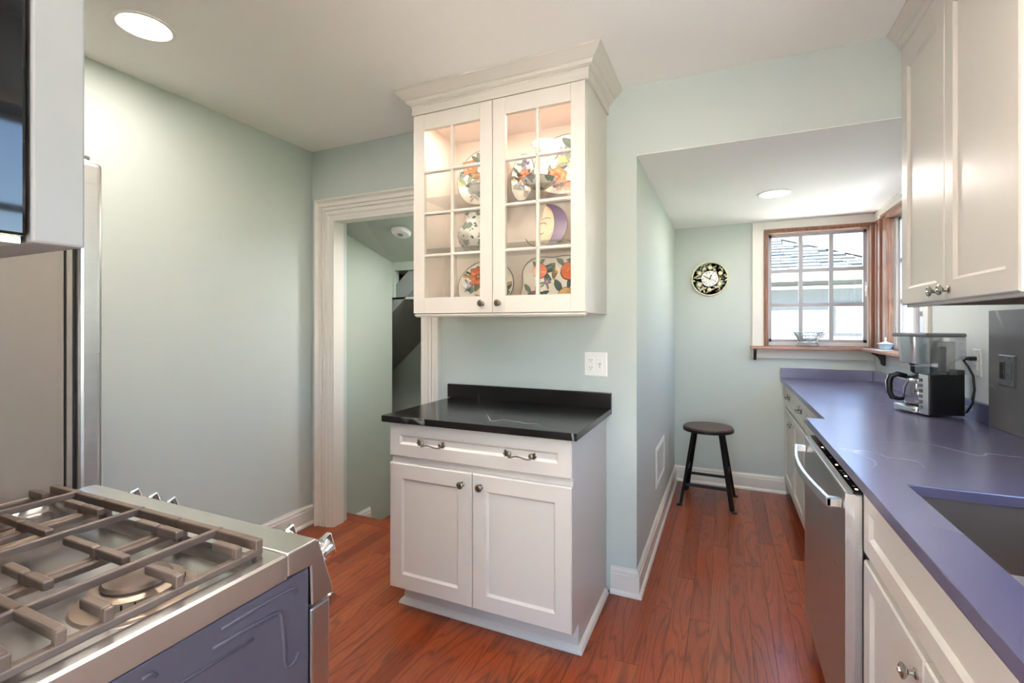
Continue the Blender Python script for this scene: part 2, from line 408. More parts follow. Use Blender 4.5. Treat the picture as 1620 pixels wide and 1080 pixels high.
# baseboards
BP = [(0,.0),(.027,.0),(.027,.006),(.024,.014),(.017,.021),(.015,.022),(.015,.098),(.011,.101),(.011,.106),(.013,.109),(.011,.118),(.005,.126),(.005,.131),(0,.131)]
def base(name, path, side): return struct(name, MB().sweep(path, BP, side), M['trim'], fix=True)
base('baseboard_left', [(XL, YN), (XL, YB)], 1)
base('baseboard_alcove', [(-.52, YB), (XA, YB), (XA, YF), (.44, YF)], 1)
# door casing: stepped profile boards
def casing_leg(x_out, x_in, name):
    s = 1 if x_in > x_out else -1; b = MB(); w = abs(x_in-x_out)
    pr = [(0, .0), (0, .030), (.012, .034), (.020, .026), (.030, .018), (.055, .020), (.062, .016), (.072, .016), (.078, .022), (w-.012, .020), (w-.004, .012), (w, .0)]
    return pr
w = .168
jl = MB()
prof = [(0, 0), (0, .034), (.006, .040), (.016, .040), (.026, .028), (.032, .022), (.040, .022), (.064, .026), (.068, .026), (.069, .016), (.076, .016), (.077, .022), (.098, .026), (.104, .024), (.105, .014), (.112, .014), (.113, .018), (.140, .018), (.150, .010), (.176, .008), (.176, 0)]
def casing(path_pts, name):
    """mitred architrave lying on the back wall: path in (x, z), profile (inward, proud)"""
    b = MB(); n = len(path_pts); k = len(prof); vs = []; fs = []
    for i, (px, pz) in enumerate(path_pts):
        def nrm(a, c):
            dx, dz = c[0]-a[0], c[1]-a[1]; L = math.hypot(dx, dz); return V((dz/L, -dx/L))
        n2 = nrm(path_pts[i], path_pts[i+1]) if i < n-1 else nrm(path_pts[i-1], path_pts[i]); n1 = nrm(path_pts[i-1], path_pts[i]) if i else n2
        m = (n1+n2).normalized(); m = m/m.dot(n1)
        for o, d in prof:
            o *= (.176 if i < 2 else .176)/.176
            vs.append((px+m.x*o, YB-d, pz+m.y*o*.72 if False else pz+m.y*o))
    for i in range(n-1):
        for t in range(k-1): fs.append((i*k+t, (i+1)*k+t, (i+1)*k+t+1, i*k+t+1))
    fs += [tuple(range(k)), tuple(reversed(range((n-1)*k, n*k)))]
    b.add(vs, fs); return b
prof = [(a*.72, d) for a, d in prof]
tr = struct('trim_1', casing([(-2.487, 0), (-2.487, 2.157), (-1.518, 2.157), (-1.518, 0)], 'c'), M['trim'], fix=True)
tr['label'] = 'wide white moulded casing around the stair doorway'
b = MB().box(DX0-.002, DX0+.014, YB-.004, 2.458, 0, DZ-.016).box(DX1-.014, DX1+.002, YB-.004, 2.458, 0, DZ-.016).box(DX0-.002, DX1+.002, YB-.004, 2.458, DZ-.016, DZ+.002)
struct('trim_2', b, M['trim'], bevel=.002)
b = MB().box(OX0-.002, OX0+.018, YN-.125, YN+.003, 0, 2.36).box(OX1-.018, OX1+.002, YN-.125, YN+.003, 0, 2.36).box(OX0-.002, OX1+.002, YN-.125, YN+.003, 2.344, 2.362)
struct('trim_3', b, M['trim'], bevel=.002)
# stairwell beyond the doorway
SX = -2.45
struct('wall_stair_left', MB().box(SX-.12, SX, YB2, 3.10, -.5, 2.4), M['stair_wall'])
struct('wall_stair_back', MB().box(-3.9, -.52, 3.95, 4.05, -.5, 2.6).box(-3.9, -3.8, 2.4, 3.95, -.5, 2.6).box(-3.9, -2.57, 2.4, 2.5, -.5, 2.6), M['stair_wall'])
struct('wall_stair_right', MB().box(-1.52, -1.42, YB2, 3.95, -.5, 2.6), M['stair_wall'])
b = MB().box(SX, -1.52, 3.10, 3.16, 1.77, 2.3).box(SX-.12, SX+.022, 3.10, 3.16, 1.555, 1.77)
struct('wall_stair_header', b, M['stair_wall'])
b = MB().box(SX-.1, -1.9, 3.16, 3.42, 1.77, 1.80).box(SX-.1, -1.9, 3.40, 3.42, 1.52, 1.77).box(SX-.1, -1.9, 3.12, 3.40, 1.54, 1.556)
struct('trim_4', b, M['stair_wall'])
b = MB()
b.add([(SX-.05,2.49,1.995),(SX-.05,3.12,1.83),(-2.21,2.49,2.05),(SX,3.12,1.83)], [(0,2,3,1)])
b.add([(-2.21,2.49,2.05),(SX,3.12,1.83),(-1.45,3.12,1.83),(-1.45,2.49,2.05)], [(0,3,2,1)])
b.box(-3.9, -1.42, 3.16, 4.0, 2.3, 2.4).box(-3.9, -1.42, 2.4, 3.16, 2.3, 2.4)
struct('ceiling_stair', b, M['stair_wall'])
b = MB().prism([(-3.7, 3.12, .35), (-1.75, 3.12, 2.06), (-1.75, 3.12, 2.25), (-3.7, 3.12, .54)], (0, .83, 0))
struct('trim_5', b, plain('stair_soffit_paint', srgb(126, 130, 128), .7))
struct('floor_landing', MB().box(-3.9, -1.42, 2.56, 4.0, -.25, -.19), M['floor'])
struct('trim_6', MB().box(DX0-.09, DX1+.02, 2.50, 2.60, -.03, .001).box(-2.45, -1.5, 2.56, 2.58, -.19, -.03), M['floor'], bevel=.004)
struct('baseboard_stair', MB().sweep([(SX, 2.60), (SX, 2.835)], [(o, z*1.15-.19) for o, z in BP], 1), M['trim'], fix=True)
det = thing('smoke_detector', 'round white detector on the stair ceiling beyond the doorway', 'detector', (-2.05, 2.66, 1.995))
nrm_ = V((0, -.33, -1)).normalized()
MB().lathe([(.068,0),(.07,.012),(.06,.026),(.02,.03),(1e-5,.03)], (-2.04,2.68,1.982), nrm_, 24).build('housing', M['white_pl'], det, smooth=40)
MB().lathe([(.02,0),(.018,.006),(1e-5,.007)], V((-2.04,2.68,1.982))+nrm_*.029, nrm_, 16).build('sensor', M['grey_pl'], det, smooth=40)

# ------------------------------------------------------------------ recessed ceiling lights
def can(x, y, z, label, power=CAN_W, r=.085):
    t = thing('recessed_light', label, 'ceiling light', (x, y, z), 'recessed ceiling lights')
    MB().lathe([(r+.018,0),(r+.018,-.003),(r+.008,-.006),(r,-.004),(r-.003,.0)], (x,y,z), (0,0,1), 40).build('trim_ring', M['white_pl'], t, smooth=40)
    MB().lathe([(1e-5,-.0015),(r,-.0015)], (x,y,z), (0,0,1), 40).build('lens', M['lamp'], t)
    ld = bpy.data.lights.new('lamp', 'AREA'); ld.shape = 'DISK'; ld.size = 2*r-.01; ld.energy = power; ld.color = CAN_COL
    lo = bpy.data.objects.new('lamp', ld); C.objects.link(lo); lo.parent = t; lo.location = (0, 0, -.008)
    return t
can(-2.073, 1.108, ZC, 'bright recessed ceiling light near the pale left wall', CAN_W*.95)
can(-1.045, 1.11, ZC, 'recessed ceiling light in front of the glass-door wall cabinet', CAN_W*.8)
can(-.02, 1.11, ZC, 'recessed ceiling light beside the right wall cabinets', CAN_W*.25)
can(-1.05, .35, ZC, 'added unseen ceiling light over the gas range', CAN_W*.5)  # extra lamp out of view, added to brighten the room
can(.1, -.75, ZC, 'added fill light in the unseen hall behind the opening', CAN_W*.7)  # added lamp to keep the unseen hall bright
can(-1.70, 2.75, 1.95, 'added hidden fill light in the sloping stair ceiling behind the cabinet', CAN_W*2.2, .06)  # added lamp, hidden by the cabinet, brightens the stair walls
can(.285, 3.41, ZA, 'recessed light in the low ceiling of the window alcove', CAN_W*1.1, .08)

# ------------------------------------------------------------------ hardware prototypes
KN = [(1e-5,0),(.011,0),(.011,.003),(.006,.006),(.0055,.014),(.011,.018),(.0155,.022),(.0155,.025),(.011,.028),(.0105,.0265),(.006,.0275),(.005,.031),(1e-5,.032)]
def knob_at(p, nrm, parent, mat, sc=1.0):
    return MB().lathe([(r*sc, z*sc) for r, z in KN], p, nrm, 18).build('knob', mat, parent, smooth=50)
def pull_at(c, U, N, parent, mat, w=.10):
    c, U, N = V(c), V(U).normalized(), V(N).normalized(); Z = V((0,0,1)); b = MB()
    pts = []; rad = []
    for i in range(13):
        t = i/12*2-1; pts.append(c+U*(t*w/2)+N*(.006+.024*(1-t**4))+Z*(.006*math.cos(t*PI)-.004)); rad.append(.0042-.0012*abs(math.cos(t*PI/2))+.001*(abs(t) < .15))
    b.tube(pts, rad, 10)
    for s in (-1, 1):
        e = c+U*(s*w/2)
        b.lathe([(.013,0),(.012,.004),(.007,.008),(1e-5,.009)], e, N, 14)
        for k in (-1, 0, 1):
            d = (U*s+Z*(.75*k)).normalized(); b.obox(e+d*.014+N*.003, d, N.cross(d), N, .009, .0045, .0025)
    return b.build('handle', mat, parent, smooth=45)
SH = lambda st, t, rec=.009: [(0,0),(0,t-.004),(.004,t),(st-.001,t),(st+.006,t-rec+.002),(st+.009,t-rec),(st+.010,t-rec)]
def shaker(name, O, U, N, w, h, parent, st=.068, t=.02, mat=None):
    return MB().rings(O, U, (0,0,1), N, w, h, SH(st, t)).build(name, mat or M['cab'], parent, smooth=25)

# ------------------------------------------------------------------ island hutch: base cabinet
CX0, CX1, FY = -1.418, -.543, 1.797       # carcass, front of carcass
bc = thing('base_cabinet', 'white shaker base cabinet with two doors under the black counter', 'cabinet', (-.98, 2.08, 0))
b = MB().box(CX0, CX1, FY, YB-.004, .115, .884).box(CX0+.012, CX1, FY+.075, YB-.004, .0, .116)
b.build('body', M['cab'], bc, bevel=.0015)
dr = MB().rings((CX0, FY, .728), (1,0,0), (0,0,1), (0,-1,0), CX1-CX0, .154, SH(.057, .02)).build('drawer', M['cab'], bc, smooth=25)
pull_at((-1.196, FY-.012, .797), (1,0,0), (0,-1,0), dr, M['pewter']); pull_at((-.765, FY-.012, .797), (1,0,0), (0,-1,0), dr, M['pewter'])
mid = (CX0+CX1)/2-.004
d1 = shaker('door', (CX0, FY, .122), (1,0,0), (0,-1,0), mid-CX0-.0015, .574, bc); d2 = shaker('door', (mid+.0015, FY, .122), (1,0,0), (0,-1,0), CX1-mid-.0015, .574, bc)
knob_at((mid-.047, FY-.02, .645), (0,-1,0), d1, M['pewter']); knob_at((mid+.043, FY-.02, .645), (0,-1,0), d2, M['pewter'])
MB().sweep([(CX0+.012, YB-.004), (CX0+.012, FY+.075), (CX1, FY+.075), (CX1, YB-.03)], [(0,0),(.019,0),(.019,.006),(.013,.018),(.004,.024),(0,.026)], 1).build('shoe_moulding', M['trim'], bc, fix=True)
ct = thing('countertop', 'black soapstone counter with short backsplash on the white cabinet', 'countertop', (-.98, 2.06, .884))
MB().box(-1.447, -.515, 1.752, YB-.001, .884, .914).build('slab', M['stone'], ct, bevel=.003)
MB().box(-1.462, -.515, YB-.023, YB-.001, .914, .992).build('backsplash', M['stone'], ct, bevel=.002)

# ------------------------------------------------------------------ hutch: glass wall cabinet
UX0, UX1, UF, UZ0, UZ1 = -1.424, -.545, 1.995, 1.395, 2.385
wc = thing('glass_door_cabinet', 'white wall cabinet with two glazed doors and crown moulding', 'cabinet', (-.985, 2.18, UZ0))
b = MB(); yb = YB-.003
b.box(UX0, UX0+.018, UF, yb, UZ0, ZC-.002).box(UX1-.018, UX1, UF, yb, UZ0, ZC-.002).box(UX0, UX1, UF, yb, UZ0-.012, UZ0+.008).box(UX0, UX1, UF, yb, UZ1-.02, UZ1)
b.box(UX0+.018, UX1-.018, yb-.01, yb, UZ0, UZ1).box((UX0+UX1)/2-.015, (UX0+UX1)/2+.015, UF, UF+.018, UZ0, UZ1).box(UX0, UX1, UF, UF+.018, UZ1-.02, ZC-.002)
b.build('body', M['cab_in'], wc)
for a0_ in (UX1, UX0-.003): MB().box(a0_, a0_+.003, UF, yb, UZ0-.012, UZ1+.03).build('side_panel', M['cab'], wc)
for z in (1.715, 1.975): MB().box(UX0+.02, UX1-.02, UF+.03, yb-.012, z-.008, z).build('glass_shelf', M['shelfglass'], wc)
def glazed_door(x0, x1, kx):
    z0, h, t = UZ0-.008, UZ1-UZ0-.002, .022; w = x1-x0; st, rb = .064, .078
    b = MB(); y0, y1 = UF-t, UF-.0005
    # frame: stiles and rails with chamfered sticking
    for (a0, a1, c0, c1) in ((x0, x0+st, z0, z0+h), (x1-st, x1, z0, z0+h), (x0+st, x1-st, z0, z0+rb), (x0+st, x1-st, z0+h-rb, z0+h)): b.box(a0, a1, y0, y1, c0, c1)
    fr = b.build('door', M['cab'], wc, bevel=.0015)
    gx0, gx1, gz0, gz1 = x0+st, x1-st, z0+rb, z0+h-rb; mw = .017
    MB().rings((gx0-.006, y0+.001, gz0-.006), (1,0,0), (0,0,1), (0,1,0), gx1-gx0+.012, gz1-gz0+.012, [(0,0),(.006,.006),(.0065,.012)], cap=False, back=False).build('sticking', M['cab'], fr)
    cx = (gx0+gx1)/2
    MB().prism([(cx-mw/2, y1-.004, gz0), (cx-mw/2, y0+.008, gz0), (cx-.004, y0+.002, gz0), (cx+.004, y0+.002, gz0), (cx+mw/2, y0+.008, gz0), (cx+mw/2, y1-.004, gz0)], (0,0,gz1-gz0)).build('muntin', M['cab'], fr)
    rh = (gz1-gz0)/4
    for i in (1, 2, 3):
        zc = gz0+rh*i
        MB().prism([(gx0, y1-.004, zc-mw/2), (gx0, y0+.008, zc-mw/2), (gx0, y0+.002, zc-.004), (gx0, y0+.002, zc+.004), (gx0, y0+.008, zc+mw/2), (gx0, y1-.004, zc+mw/2)], (gx1-gx0,0,0)).build('muntin', M['cab'], fr)
    for i in range(4):
        for j in range(2):
            a0 = gx0 if j == 0 else cx+mw/2-.002; a1 = cx-mw/2+.002 if j == 0 else gx1
            MB().box(a0, a1, y0+.013, y0+.015, gz0+rh*i+(mw/2-.002 if i else 0), gz0+rh*(i+1)-(mw/2-.002 if i < 3 else 0)).build('pane', M['cglass'], fr)
    knob_at((kx, y0, UZ0+.036), (0,-1,0), fr, M['pewter'])
xm = (UX0+UX1)/2
glazed_door(UX0-.002, xm-.0015, xm-.052); glazed_door(xm+.0015, UX1+.002, xm+.034)
MB().sweep([(UX0-.004, yb), (UX0-.004, UF-.026), (UX1+.004, UF-.026), (UX1+.004, yb)], [(-.03,0),(0,0),(.003,.003),(0,.006),(0,.009),(-.03,.009)], -1).sweep([(UX0-.003, yb, 0), (UX0-.003, UF-.002), (UX1+.003, UF-.002), (UX1+.003, yb)], [(-.02,0),(.0,0),(.0,.001)], -1) if False else None
MB().box(UX0, UX1, UF-.018, UF+.02, UZ0-.020, UZ0-.0115).box(UX0+.004, UX1-.004, UF-.012, UF+.02, UZ0-.026, UZ0-.020).build('light_rail', M['cab'], wc, bevel=.002)
CR = [(0,0),(.018,0),(.018,.040),(.022,.043),(.022,.048),(.030,.050),(.040,.056),(.046,.066),(.046,.071),(.052,.073),(.062,.080),(.080,.094),(.092,.104),(.096,.106),(.096,.115),(0,.115)]
MB().sweep([(UX0, yb), (UX0, UF-.002), (UX1, UF-.002), (UX1, yb)], [(o*.86, z+UZ1-.004) for o, z in CR], 1).build('crown_moulding', M['cab'], wc, fix=True)
for px in (-1.21, -.76):
    pl = MB().lathe([(.032,0),(.032,-.009),(.028,-.011)], (px, 2.06, UZ1-.02), (0,0,1), 24).build('puck_light', M['white_pl'], wc, smooth=40)
    MB().lathe([(1e-5,-.0115),(.026,-.0115)], (px, 2.06, UZ1-.02), (0,0,1), 24).build('puck_lens', M['puck'], pl)
    ld = bpy.data.lights.new('puck_lamp', 'AREA'); ld.shape = 'DISK'; ld.size = .05; ld.energy = .65; ld.color = (1, .90, .80)
    lo = bpy.data.objects.new('puck_lamp', ld); C.objects.link(lo); lo.parent = wc; lo.location = V((px, 2.06, UZ1-.034))-WL[wc]

# dishes standing in the glass cabinet
OR, RD, GR, BL, TN = srgb(224,116,78), srgb(206,92,62), srgb(126,142,128), srgb(132,128,158), srgb(204,166,110)
def plate_up(name, label, cat, c, rx, rz, mat, lean=12, rim=None, square=False, parts=True):
    """plate or platter standing on edge, face to -y, leaning back; bottom edge at c"""
    L = math.radians(lean); t = thing(name, label, cat, c, 'painted dishes in the glass cabinet')
    n = 40; vs = []; fs = []; prof = [(0,.012),(.55,.012),(.68,.006),(.95,-.010),(1,-.011),(1,-.006),(.9,0),(.66,.016),(.5,.02),(0,.02)]
    b = MB(); k = len(prof)
    for i in range(n):
        a = 2*PI*i/n; ca, sa = math.cos(a), math.sin(a)
        if square:
            e = 5; f = (abs(ca)**e+abs(sa)**e)**(-1/e)*(1-.025*math.cos(8*a)); 
        else: f = 1
        for r, d in prof: vs.append((max(r,1e-4)*rx*f*ca, d, rz+max(r,1e-4)*rz*f*sa))
    for i in range(n):
        j = (i+1) % n
        for q in range(k-1): fs.append((i*k+q, j*k+q, j*k+q+1, i*k+q+1))
    b.add(vs, fs)
    R = Matrix.Rotation(-L, 3, 'X'); b.v = [R @ p + V(c) + V((0,.012,.001)) for p in b.v]
    b.build('plate_body', mat, t, smooth=True, fix=True, at=c)
    rb = MB(); pts = []
    for i in range(n):
        a = 2*PI*i/n; ca, sa = math.cos(a), math.sin(a); f = 1
        if square: e = 5; f = (abs(ca)**e+abs(sa)**e)**(-1/e)*(1-.025*math.cos(8*a))
        pts.append(R @ V((rx*f*ca, -.010, rz+rz*f*sa)) + V(c) + V((0,.012,.001)))
    rb.tube(pts, .0022, 6, True).build('rim_line', rim or M['dark_pl'], t, smooth=True)
    return t
cream = srgb(240, 234, 224)
M['dish'] = plain('dish_glaze', cream, .16, Coat_Weight=.5)
F3 = floral('leaf_print', srgb(230,228,220), [GR, TN, GR, srgb(160,166,164)], 17, 4.4, .38)
PM = [plain('glaze_'+n_, c_, .2, Coat_Weight=.4) for n_, c_ in (('orange', srgb(226,124,84)), ('coral', srgb(238,160,124)), ('red', srgb(198,84,58)), ('green', srgb(130,146,132)), ('blue', srgb(134,132,164)), ('line', srgb(82,78,76)), ('tan', srgb(214,178,124)), ('dark_green', srgb(92,112,106)), ('berry', srgb(150,108,116)))]
PROF = [(0,.012),(.55,.012),(.68,.006),(.95,-.010),(1,-.011)]
def pdepth(r):
    for (r0, d0), (r1, d1) in zip(PROF, PROF[1:]):
        if r <= r1: return d0+(d1-d0)*(r-r0)/(r1-r0)
    return -.011
def paint_dish(t, c, rx, rz, lean, items, seed):
    """painted flowers, leaves and vines as thin glaze patches lying on the dish"""
    R = Matrix.Rotation(-math.radians(lean), 3, 'X'); rnd = random.Random(seed); mb = MB()
    def P(px, pz, h):
        r = math.hypot(px/rx, pz/rz); return R @ V((px, pdepth(min(r, 1))-.0016-h, rz+pz)) + V(c) + V((0,.012,.001))
    def blob(cx, cz, rr, mi, h, lobes=6, amp=.13, ph=0.0, n=24, asp=1.0, rot=0.0, tip=False):
        mb.mi = mi; vs = [P(cx, cz, h)]
        for i in range(n):
            a = 2*PI*i/n; f = rr*(1+amp*math.cos(lobes*a+ph)); u, w_ = f*math.cos(a), f*math.sin(a)*asp
            if tip: w_ = rr*asp*math.sin(a)*(1-.35*abs(math.cos(a))); u = rr*math.cos(a)
            x_, z_ = cx+u*math.cos(rot)-w_*math.sin(rot), cz+u*math.sin(rot)+w_*math.cos(rot)
            q = math.hypot(x_/rx, z_/rz)
            if q > .95: x_ *= .95/q; z_ *= .95/q
            vs.append(P(x_, z_, h))
        mb.add(vs, [(0, 1+(i+1) % n, 1+i) for i in range(n)])
    for kind, cx, cz, rr in items:
        cx *= rx; cz *= rz; rr *= 1.4
        if kind == 'rose':
            for k in range(5):
                a = rnd.random()*2*PI; l = rr*(.62+.2*rnd.random())
                lx, lz = cx+math.cos(a)*(rr+l*.6), cz+math.sin(a)*(rr+l*.6)
                blob(lx, lz, l+.002, 5, .0, asp=.46, rot=a, tip=True); blob(lx, lz, l, rnd.choice((3,3,7,6)), .0003, asp=.42, rot=a, tip=True)
            ph = rnd.random()*6; blob(cx, cz, rr*1.05, 5, .0005, 7, .12, ph); blob(cx, cz, rr, 0, .0008, 7, .12, ph); blob(cx, cz, rr*.78, 1, .0011, 6, .14, ph+1); blob(cx, cz, rr*.60, 0, .0014, 5, .16, ph); blob(cx, cz, rr*.40, 2, .0017, 5, .15, ph+2); blob(cx, cz, rr*.18, 6, .0020)
        elif kind == 'bloom':
            ph = rnd.random()*6; blob(cx, cz, rr, 4, .0005, 5, .28, ph); blob(cx, cz, rr*.4, 6, .0009)
            for k in range(3): a = rnd.random()*2*PI; blob(cx+math.cos(a)*rr*1.5, cz+math.sin(a)*rr*1.5, rr*.75, 3, .0002, asp=.4, rot=a, tip=True)
        elif kind == 'fruit':
            blob(cx, cz, rr*1.06, 5, .0005, 1, .05); blob(cx, cz, rr, rnd.choice((0, 6, 8)), .0008, 1, .05); blob(cx-rr*.25, cz+rr*.25, rr*.35, 1, .0011)
            for k in (-1, 0, 1): a = 1.3+k*.9; blob(cx+math.cos(a)*rr*1.7, cz+math.sin(a)*rr*1.7, rr*.85, rnd.choice((3, 7)), .0003, asp=.45, rot=a, tip=True)
        else:
            for k in range(4): a = rnd.random()*2*PI; blob(cx+math.cos(a)*rr, cz+math.sin(a)*rr, rr*.8, rnd.choice((3,7,6)), .0004, asp=.4, rot=a, tip=True)
    mb.build('painted_flowers', PM, t)
shy1, shy2, shy0 = 1.9755, 1.7155, UZ0+.0085
ITEMS = [[('rose', .25, .0, .045), ('rose', -.55, .42, .030), ('bloom', .35, .62, .018), ('bloom', -.25, -.55, .018), ('leaf', -.1, .55, .03), ('leaf', -.62, -.2, .03), ('rose', .55, -.55, .03), ('leaf', .7, .35, .025)],
         [('rose', -.35, .42, .034), ('rose', .28, -.40, .040), ('bloom', .2, .55, .018), ('leaf', -.45, -.25, .034), ('leaf', .62, .25, .03), ('bloom', -.62, .05, .014), ('leaf', -.05, .02, .03), ('leaf', -.2, -.65, .028)],
         [('rose', .0, .12, .028), ('leaf', .0, -.45, .026), ('bloom', .1, .6, .016), ('leaf', -.4, .2, .02), ('bloom', -.1, -.2, .012)],
         [('rose', .42, .45, .036), ('rose', -.3, -.35, .040), ('bloom', -.2, .5, .016), ('leaf', .35, -.25, .034), ('fruit', .62, -.1, .02), ('leaf', -.6, .1, .03), ('leaf', .1, .1, .03), ('rose', .2, -.7, .024)],
         [('fruit', -.45, .5, .026), ('fruit', .5, .45, .03), ('fruit', -.6, -.5, .024), ('fruit', .45, -.45, .03), ('leaf', 0, .1, .034), ('leaf', .1, .65, .024), ('leaf', -.05, -.5, .03), ('bloom', -.2, .1, .014), ('leaf', .75, 0, .026)]]
for k, (nm, lb, ct_, c_, rx_, rz_, ln, sq) in enumerate((
    ('floral_platter', 'large round rose-painted platter on the top shelf behind the left glass door', 'platter', (-1.215, 2.265, shy1), .15, .165, 12, False),
    ('floral_platter', 'cream platter with orange flowers at the bottom behind the left glass door', 'platter', (-1.19, 2.265, shy0), .17, .142, 12, False),
    ('round_plate', 'small oval floral plate on the top shelf behind the right glass door', 'plate', (-.972, 2.285, shy1), .066, .13, 8, False),
    ('floral_platter', 'big round flowered platter on the top shelf behind the right glass door', 'platter', (-.735, 2.25, shy1), .165, .165, 12, False),
    ('square_plate', 'square scalloped plate with fruit sprigs at the bottom of the cabinet', 'plate', (-.80, 2.245, shy0), .160, .138, 10, True))):
    pt = plate_up(nm, lb, ct_, c_, rx_, rz_, M['dish'], ln, square=sq); paint_dish(pt, c_, rx_, rz_, ln, ITEMS[k], 11+k)
# grey-green jug on the middle shelf, left
jg = thing('painted_jug', 'rounded grey-green painted jug on the middle glass shelf', 'jug', (-1.21, 2.22, shy2), 'painted dishes in the glass cabinet')
MB().lathe([(1e-5,.002),(.05,.0),(.055,.006),(.085,.05),(.095,.085),(.085,.125),(.06,.155),(.05,.175),(.058,.2),(.054,.2),(.045,.175),(.05,.15),(1e-5,.03)], (-1.21,2.22,shy2), (0,0,1), 28).build('jug_body', F3, jg, smooth=60, at=(-1.21,2.22,shy2))
MB().tube([(-1.155,2.2,shy2+.18),(-1.11,2.185,shy2+.17),(-1.095,2.18,shy2+.12),(-1.115,2.19,shy2+.07),(-1.13,2.2,shy2+.06)], .008, 8).build('handle', F3, jg, smooth=True)
# bowls
def bowl(label, c, r, h, mat):
    t = thing('serving_bowl', label, 'bowl', c, 'bowls in the glass cabinet')
    MB().lathe([(1e-5,.004),(r*.45,0),(r*.5,.004),(r*.85,h*.5),(r,h),(r*.96,h),(r*.8,h*.5),(r*.4,.012),(1e-5,.012)], c, (0,0,1), 30).build('bowl_body', mat, t, smooth=60, at=c)
    MB().tube([V(c)+V((r*math.cos(2*PI*i/30)*.98, r*math.sin(2*PI*i/30)*.98, h)) for i in range(30)], .002, 6, True).build('rim_line', M['dark_pl'], t, smooth=True)
bowl('white bowl standing in front of the rose-painted platter', (-1.10, 2.12, shy1), .08, .045, M['porcelain'])
bowl('white bowl with a dark rim in front of the big flowered platter', (-.80, 2.10, shy1), .085, .04, F3)
bowl('white lacy bowl on the floor of the cabinet by the left glass door', (-1.335, 2.16, shy0), .06, .07, M['porcelain'])
# moon-faced plate
mc = V((-.838, 2.25, shy2)); mp = thing('moon_plate', 'crescent moon face plate with violet hair on the middle glass shelf', 'plate', mc, 'painted dishes in the glass cabinet')
R = Matrix.Rotation(-math.radians(10), 3, 'X'); rr = .118
mcream = plain('moon_cream', srgb(236, 216, 184), .25)
def mp_t(px, pz, d): return R @ V((px, d, pz)) + mc + V((0, .012, .001))
pts = [(rr*math.cos(a), rr+rr*math.sin(a)) for a in [PI*2*i/48 for i in range(48)]]
b = MB(); arc = []
outer = [(rr*math.cos(a), rr+rr*math.sin(a)) for a in [math.radians(-150+i*240/30) for i in range(31)]]      # moon back edge
inner = [(-.04+.105*math.cos(a), rr+.012+.105*math.sin(a)) for a in [math.radians(78-i*196/20) for i in range(21)]]
fac = outer+[(-.01, 2*rr-.012), (-.02, .165), (-.035, .15), (-.03, .135), (-.048, .115), (-.032, .10), (-.036, .09), (-.03, .08), (-.038, .068), (-.06, .05), (-.09, .046)]
b.prism([mp_t(x_, z_, 0) for x_, z_ in fac], R @ V((0, .012, 0))).build('moon_face', mcream, mp, fix=True)
hair = [(rr*1.02*math.cos(a), rr+rr*1.02*math.sin(a)) for a in [math.radians(-105+i*195/24) for i in range(25)]]+[(-.012+.062*math.cos(a), rr+.003+.110*math.sin(a)) for a in [math.radians(80-i*160/20) for i in range(21)]]
MB().prism([mp_t(x_, z_, -.004) for x_, z_ in hair], R @ V((0, .004, 0))).build('hair', M['purple'], mp, fix=True)
b = MB()
b.tube([mp_t(-.012+.018*math.cos(a), .128+.012*math.sin(a), -.001) for a in [PI*i/8 for i in range(9)]], .0014, 5)
b.tube([mp_t(.006+.026*math.cos(a), .150+.014*math.sin(a), -.001) for a in [PI*(.15+.8*i/8) for i in range(9)]], .0014, 5)
b.tube([mp_t(-.034, .083, -.001), mp_t(-.02, .079, -.001), mp_t(-.006, .084, -.001)], .002, 5).tube([mp_t(*p, -.001) for p in outer], .002, 5)
b.build('face_lines', M['wood_dk'], mp)
b = MB()
for px, pz in ((.03,.11),(.036,.09),(.022,.075)): b.lathe([(.009,0),(.009,.002),(1e-5,.002)], mp_t(px, pz, .0), R @ V((0,-1,0)), 6)
b.build('gold_star', M['cream'], mp)

# ------------------------------------------------------------------ wall outlets
def faceplate(name, label, c, U, N, w, h, gangs, mat, dark):
    c, U, N = V(c), V(U), V(N); Z = V((0,0,1)); t = thing(name, label, 'outlet', c)
    MB().rings(c-U*w/2-Z*h/2, U, Z, N, w, h, [(0,0),(0,.003),(.004,.006)]).build('plate', mat, t)
    for k, g in enumerate(gangs):
        gc = c+U*((k-(len(gangs)-1)/2)*.046)
        MB().obox(gc+N*.007, U, Z, N, .0165, .033, .002).build('insert', M['black'] if dark is M['black'] and k == 0 else mat, t, bevel=.001)
        b = MB()
        if g == 'outlet':
            for s in (-1, 1):
                for q in (-1, 1): b.obox(gc+Z*(s*.019+.004)+U*(q*.006)+N*.0092, U, Z, N, .0011, .004, .0004)
                b.lathe([(.0024,0),(.0024,.0008)], gc+Z*(s*.019-.006)+N*.0088, N, 10)
        else:
            b.obox(gc+N*.0095+Z*.004, U, Z, N, .009, .0011, .0006).obox(gc+N*.0095-Z*.006, U, Z, N, .0011, .010, .0006)
        b.build('slots' if g == 'outlet' else 'dimmer_slot', dark, t)['kind'] = 'stuff'
        for s in (-1, 1): MB().lathe([(.003,0),(.0025,.0015),(1e-5,.0018)], gc+Z*(s*.048)+N*.006, N, 10).build('screw', mat, t)
    return t
faceplate('wall_outlet', 'white double plate with outlet and dimmer on the green wall', (-.598, YB, 1.131), (1,0,0), (0,-1,0), .118, .122, ['outlet', 'dimmer'], M['white_pl'], M['dark_pl'])

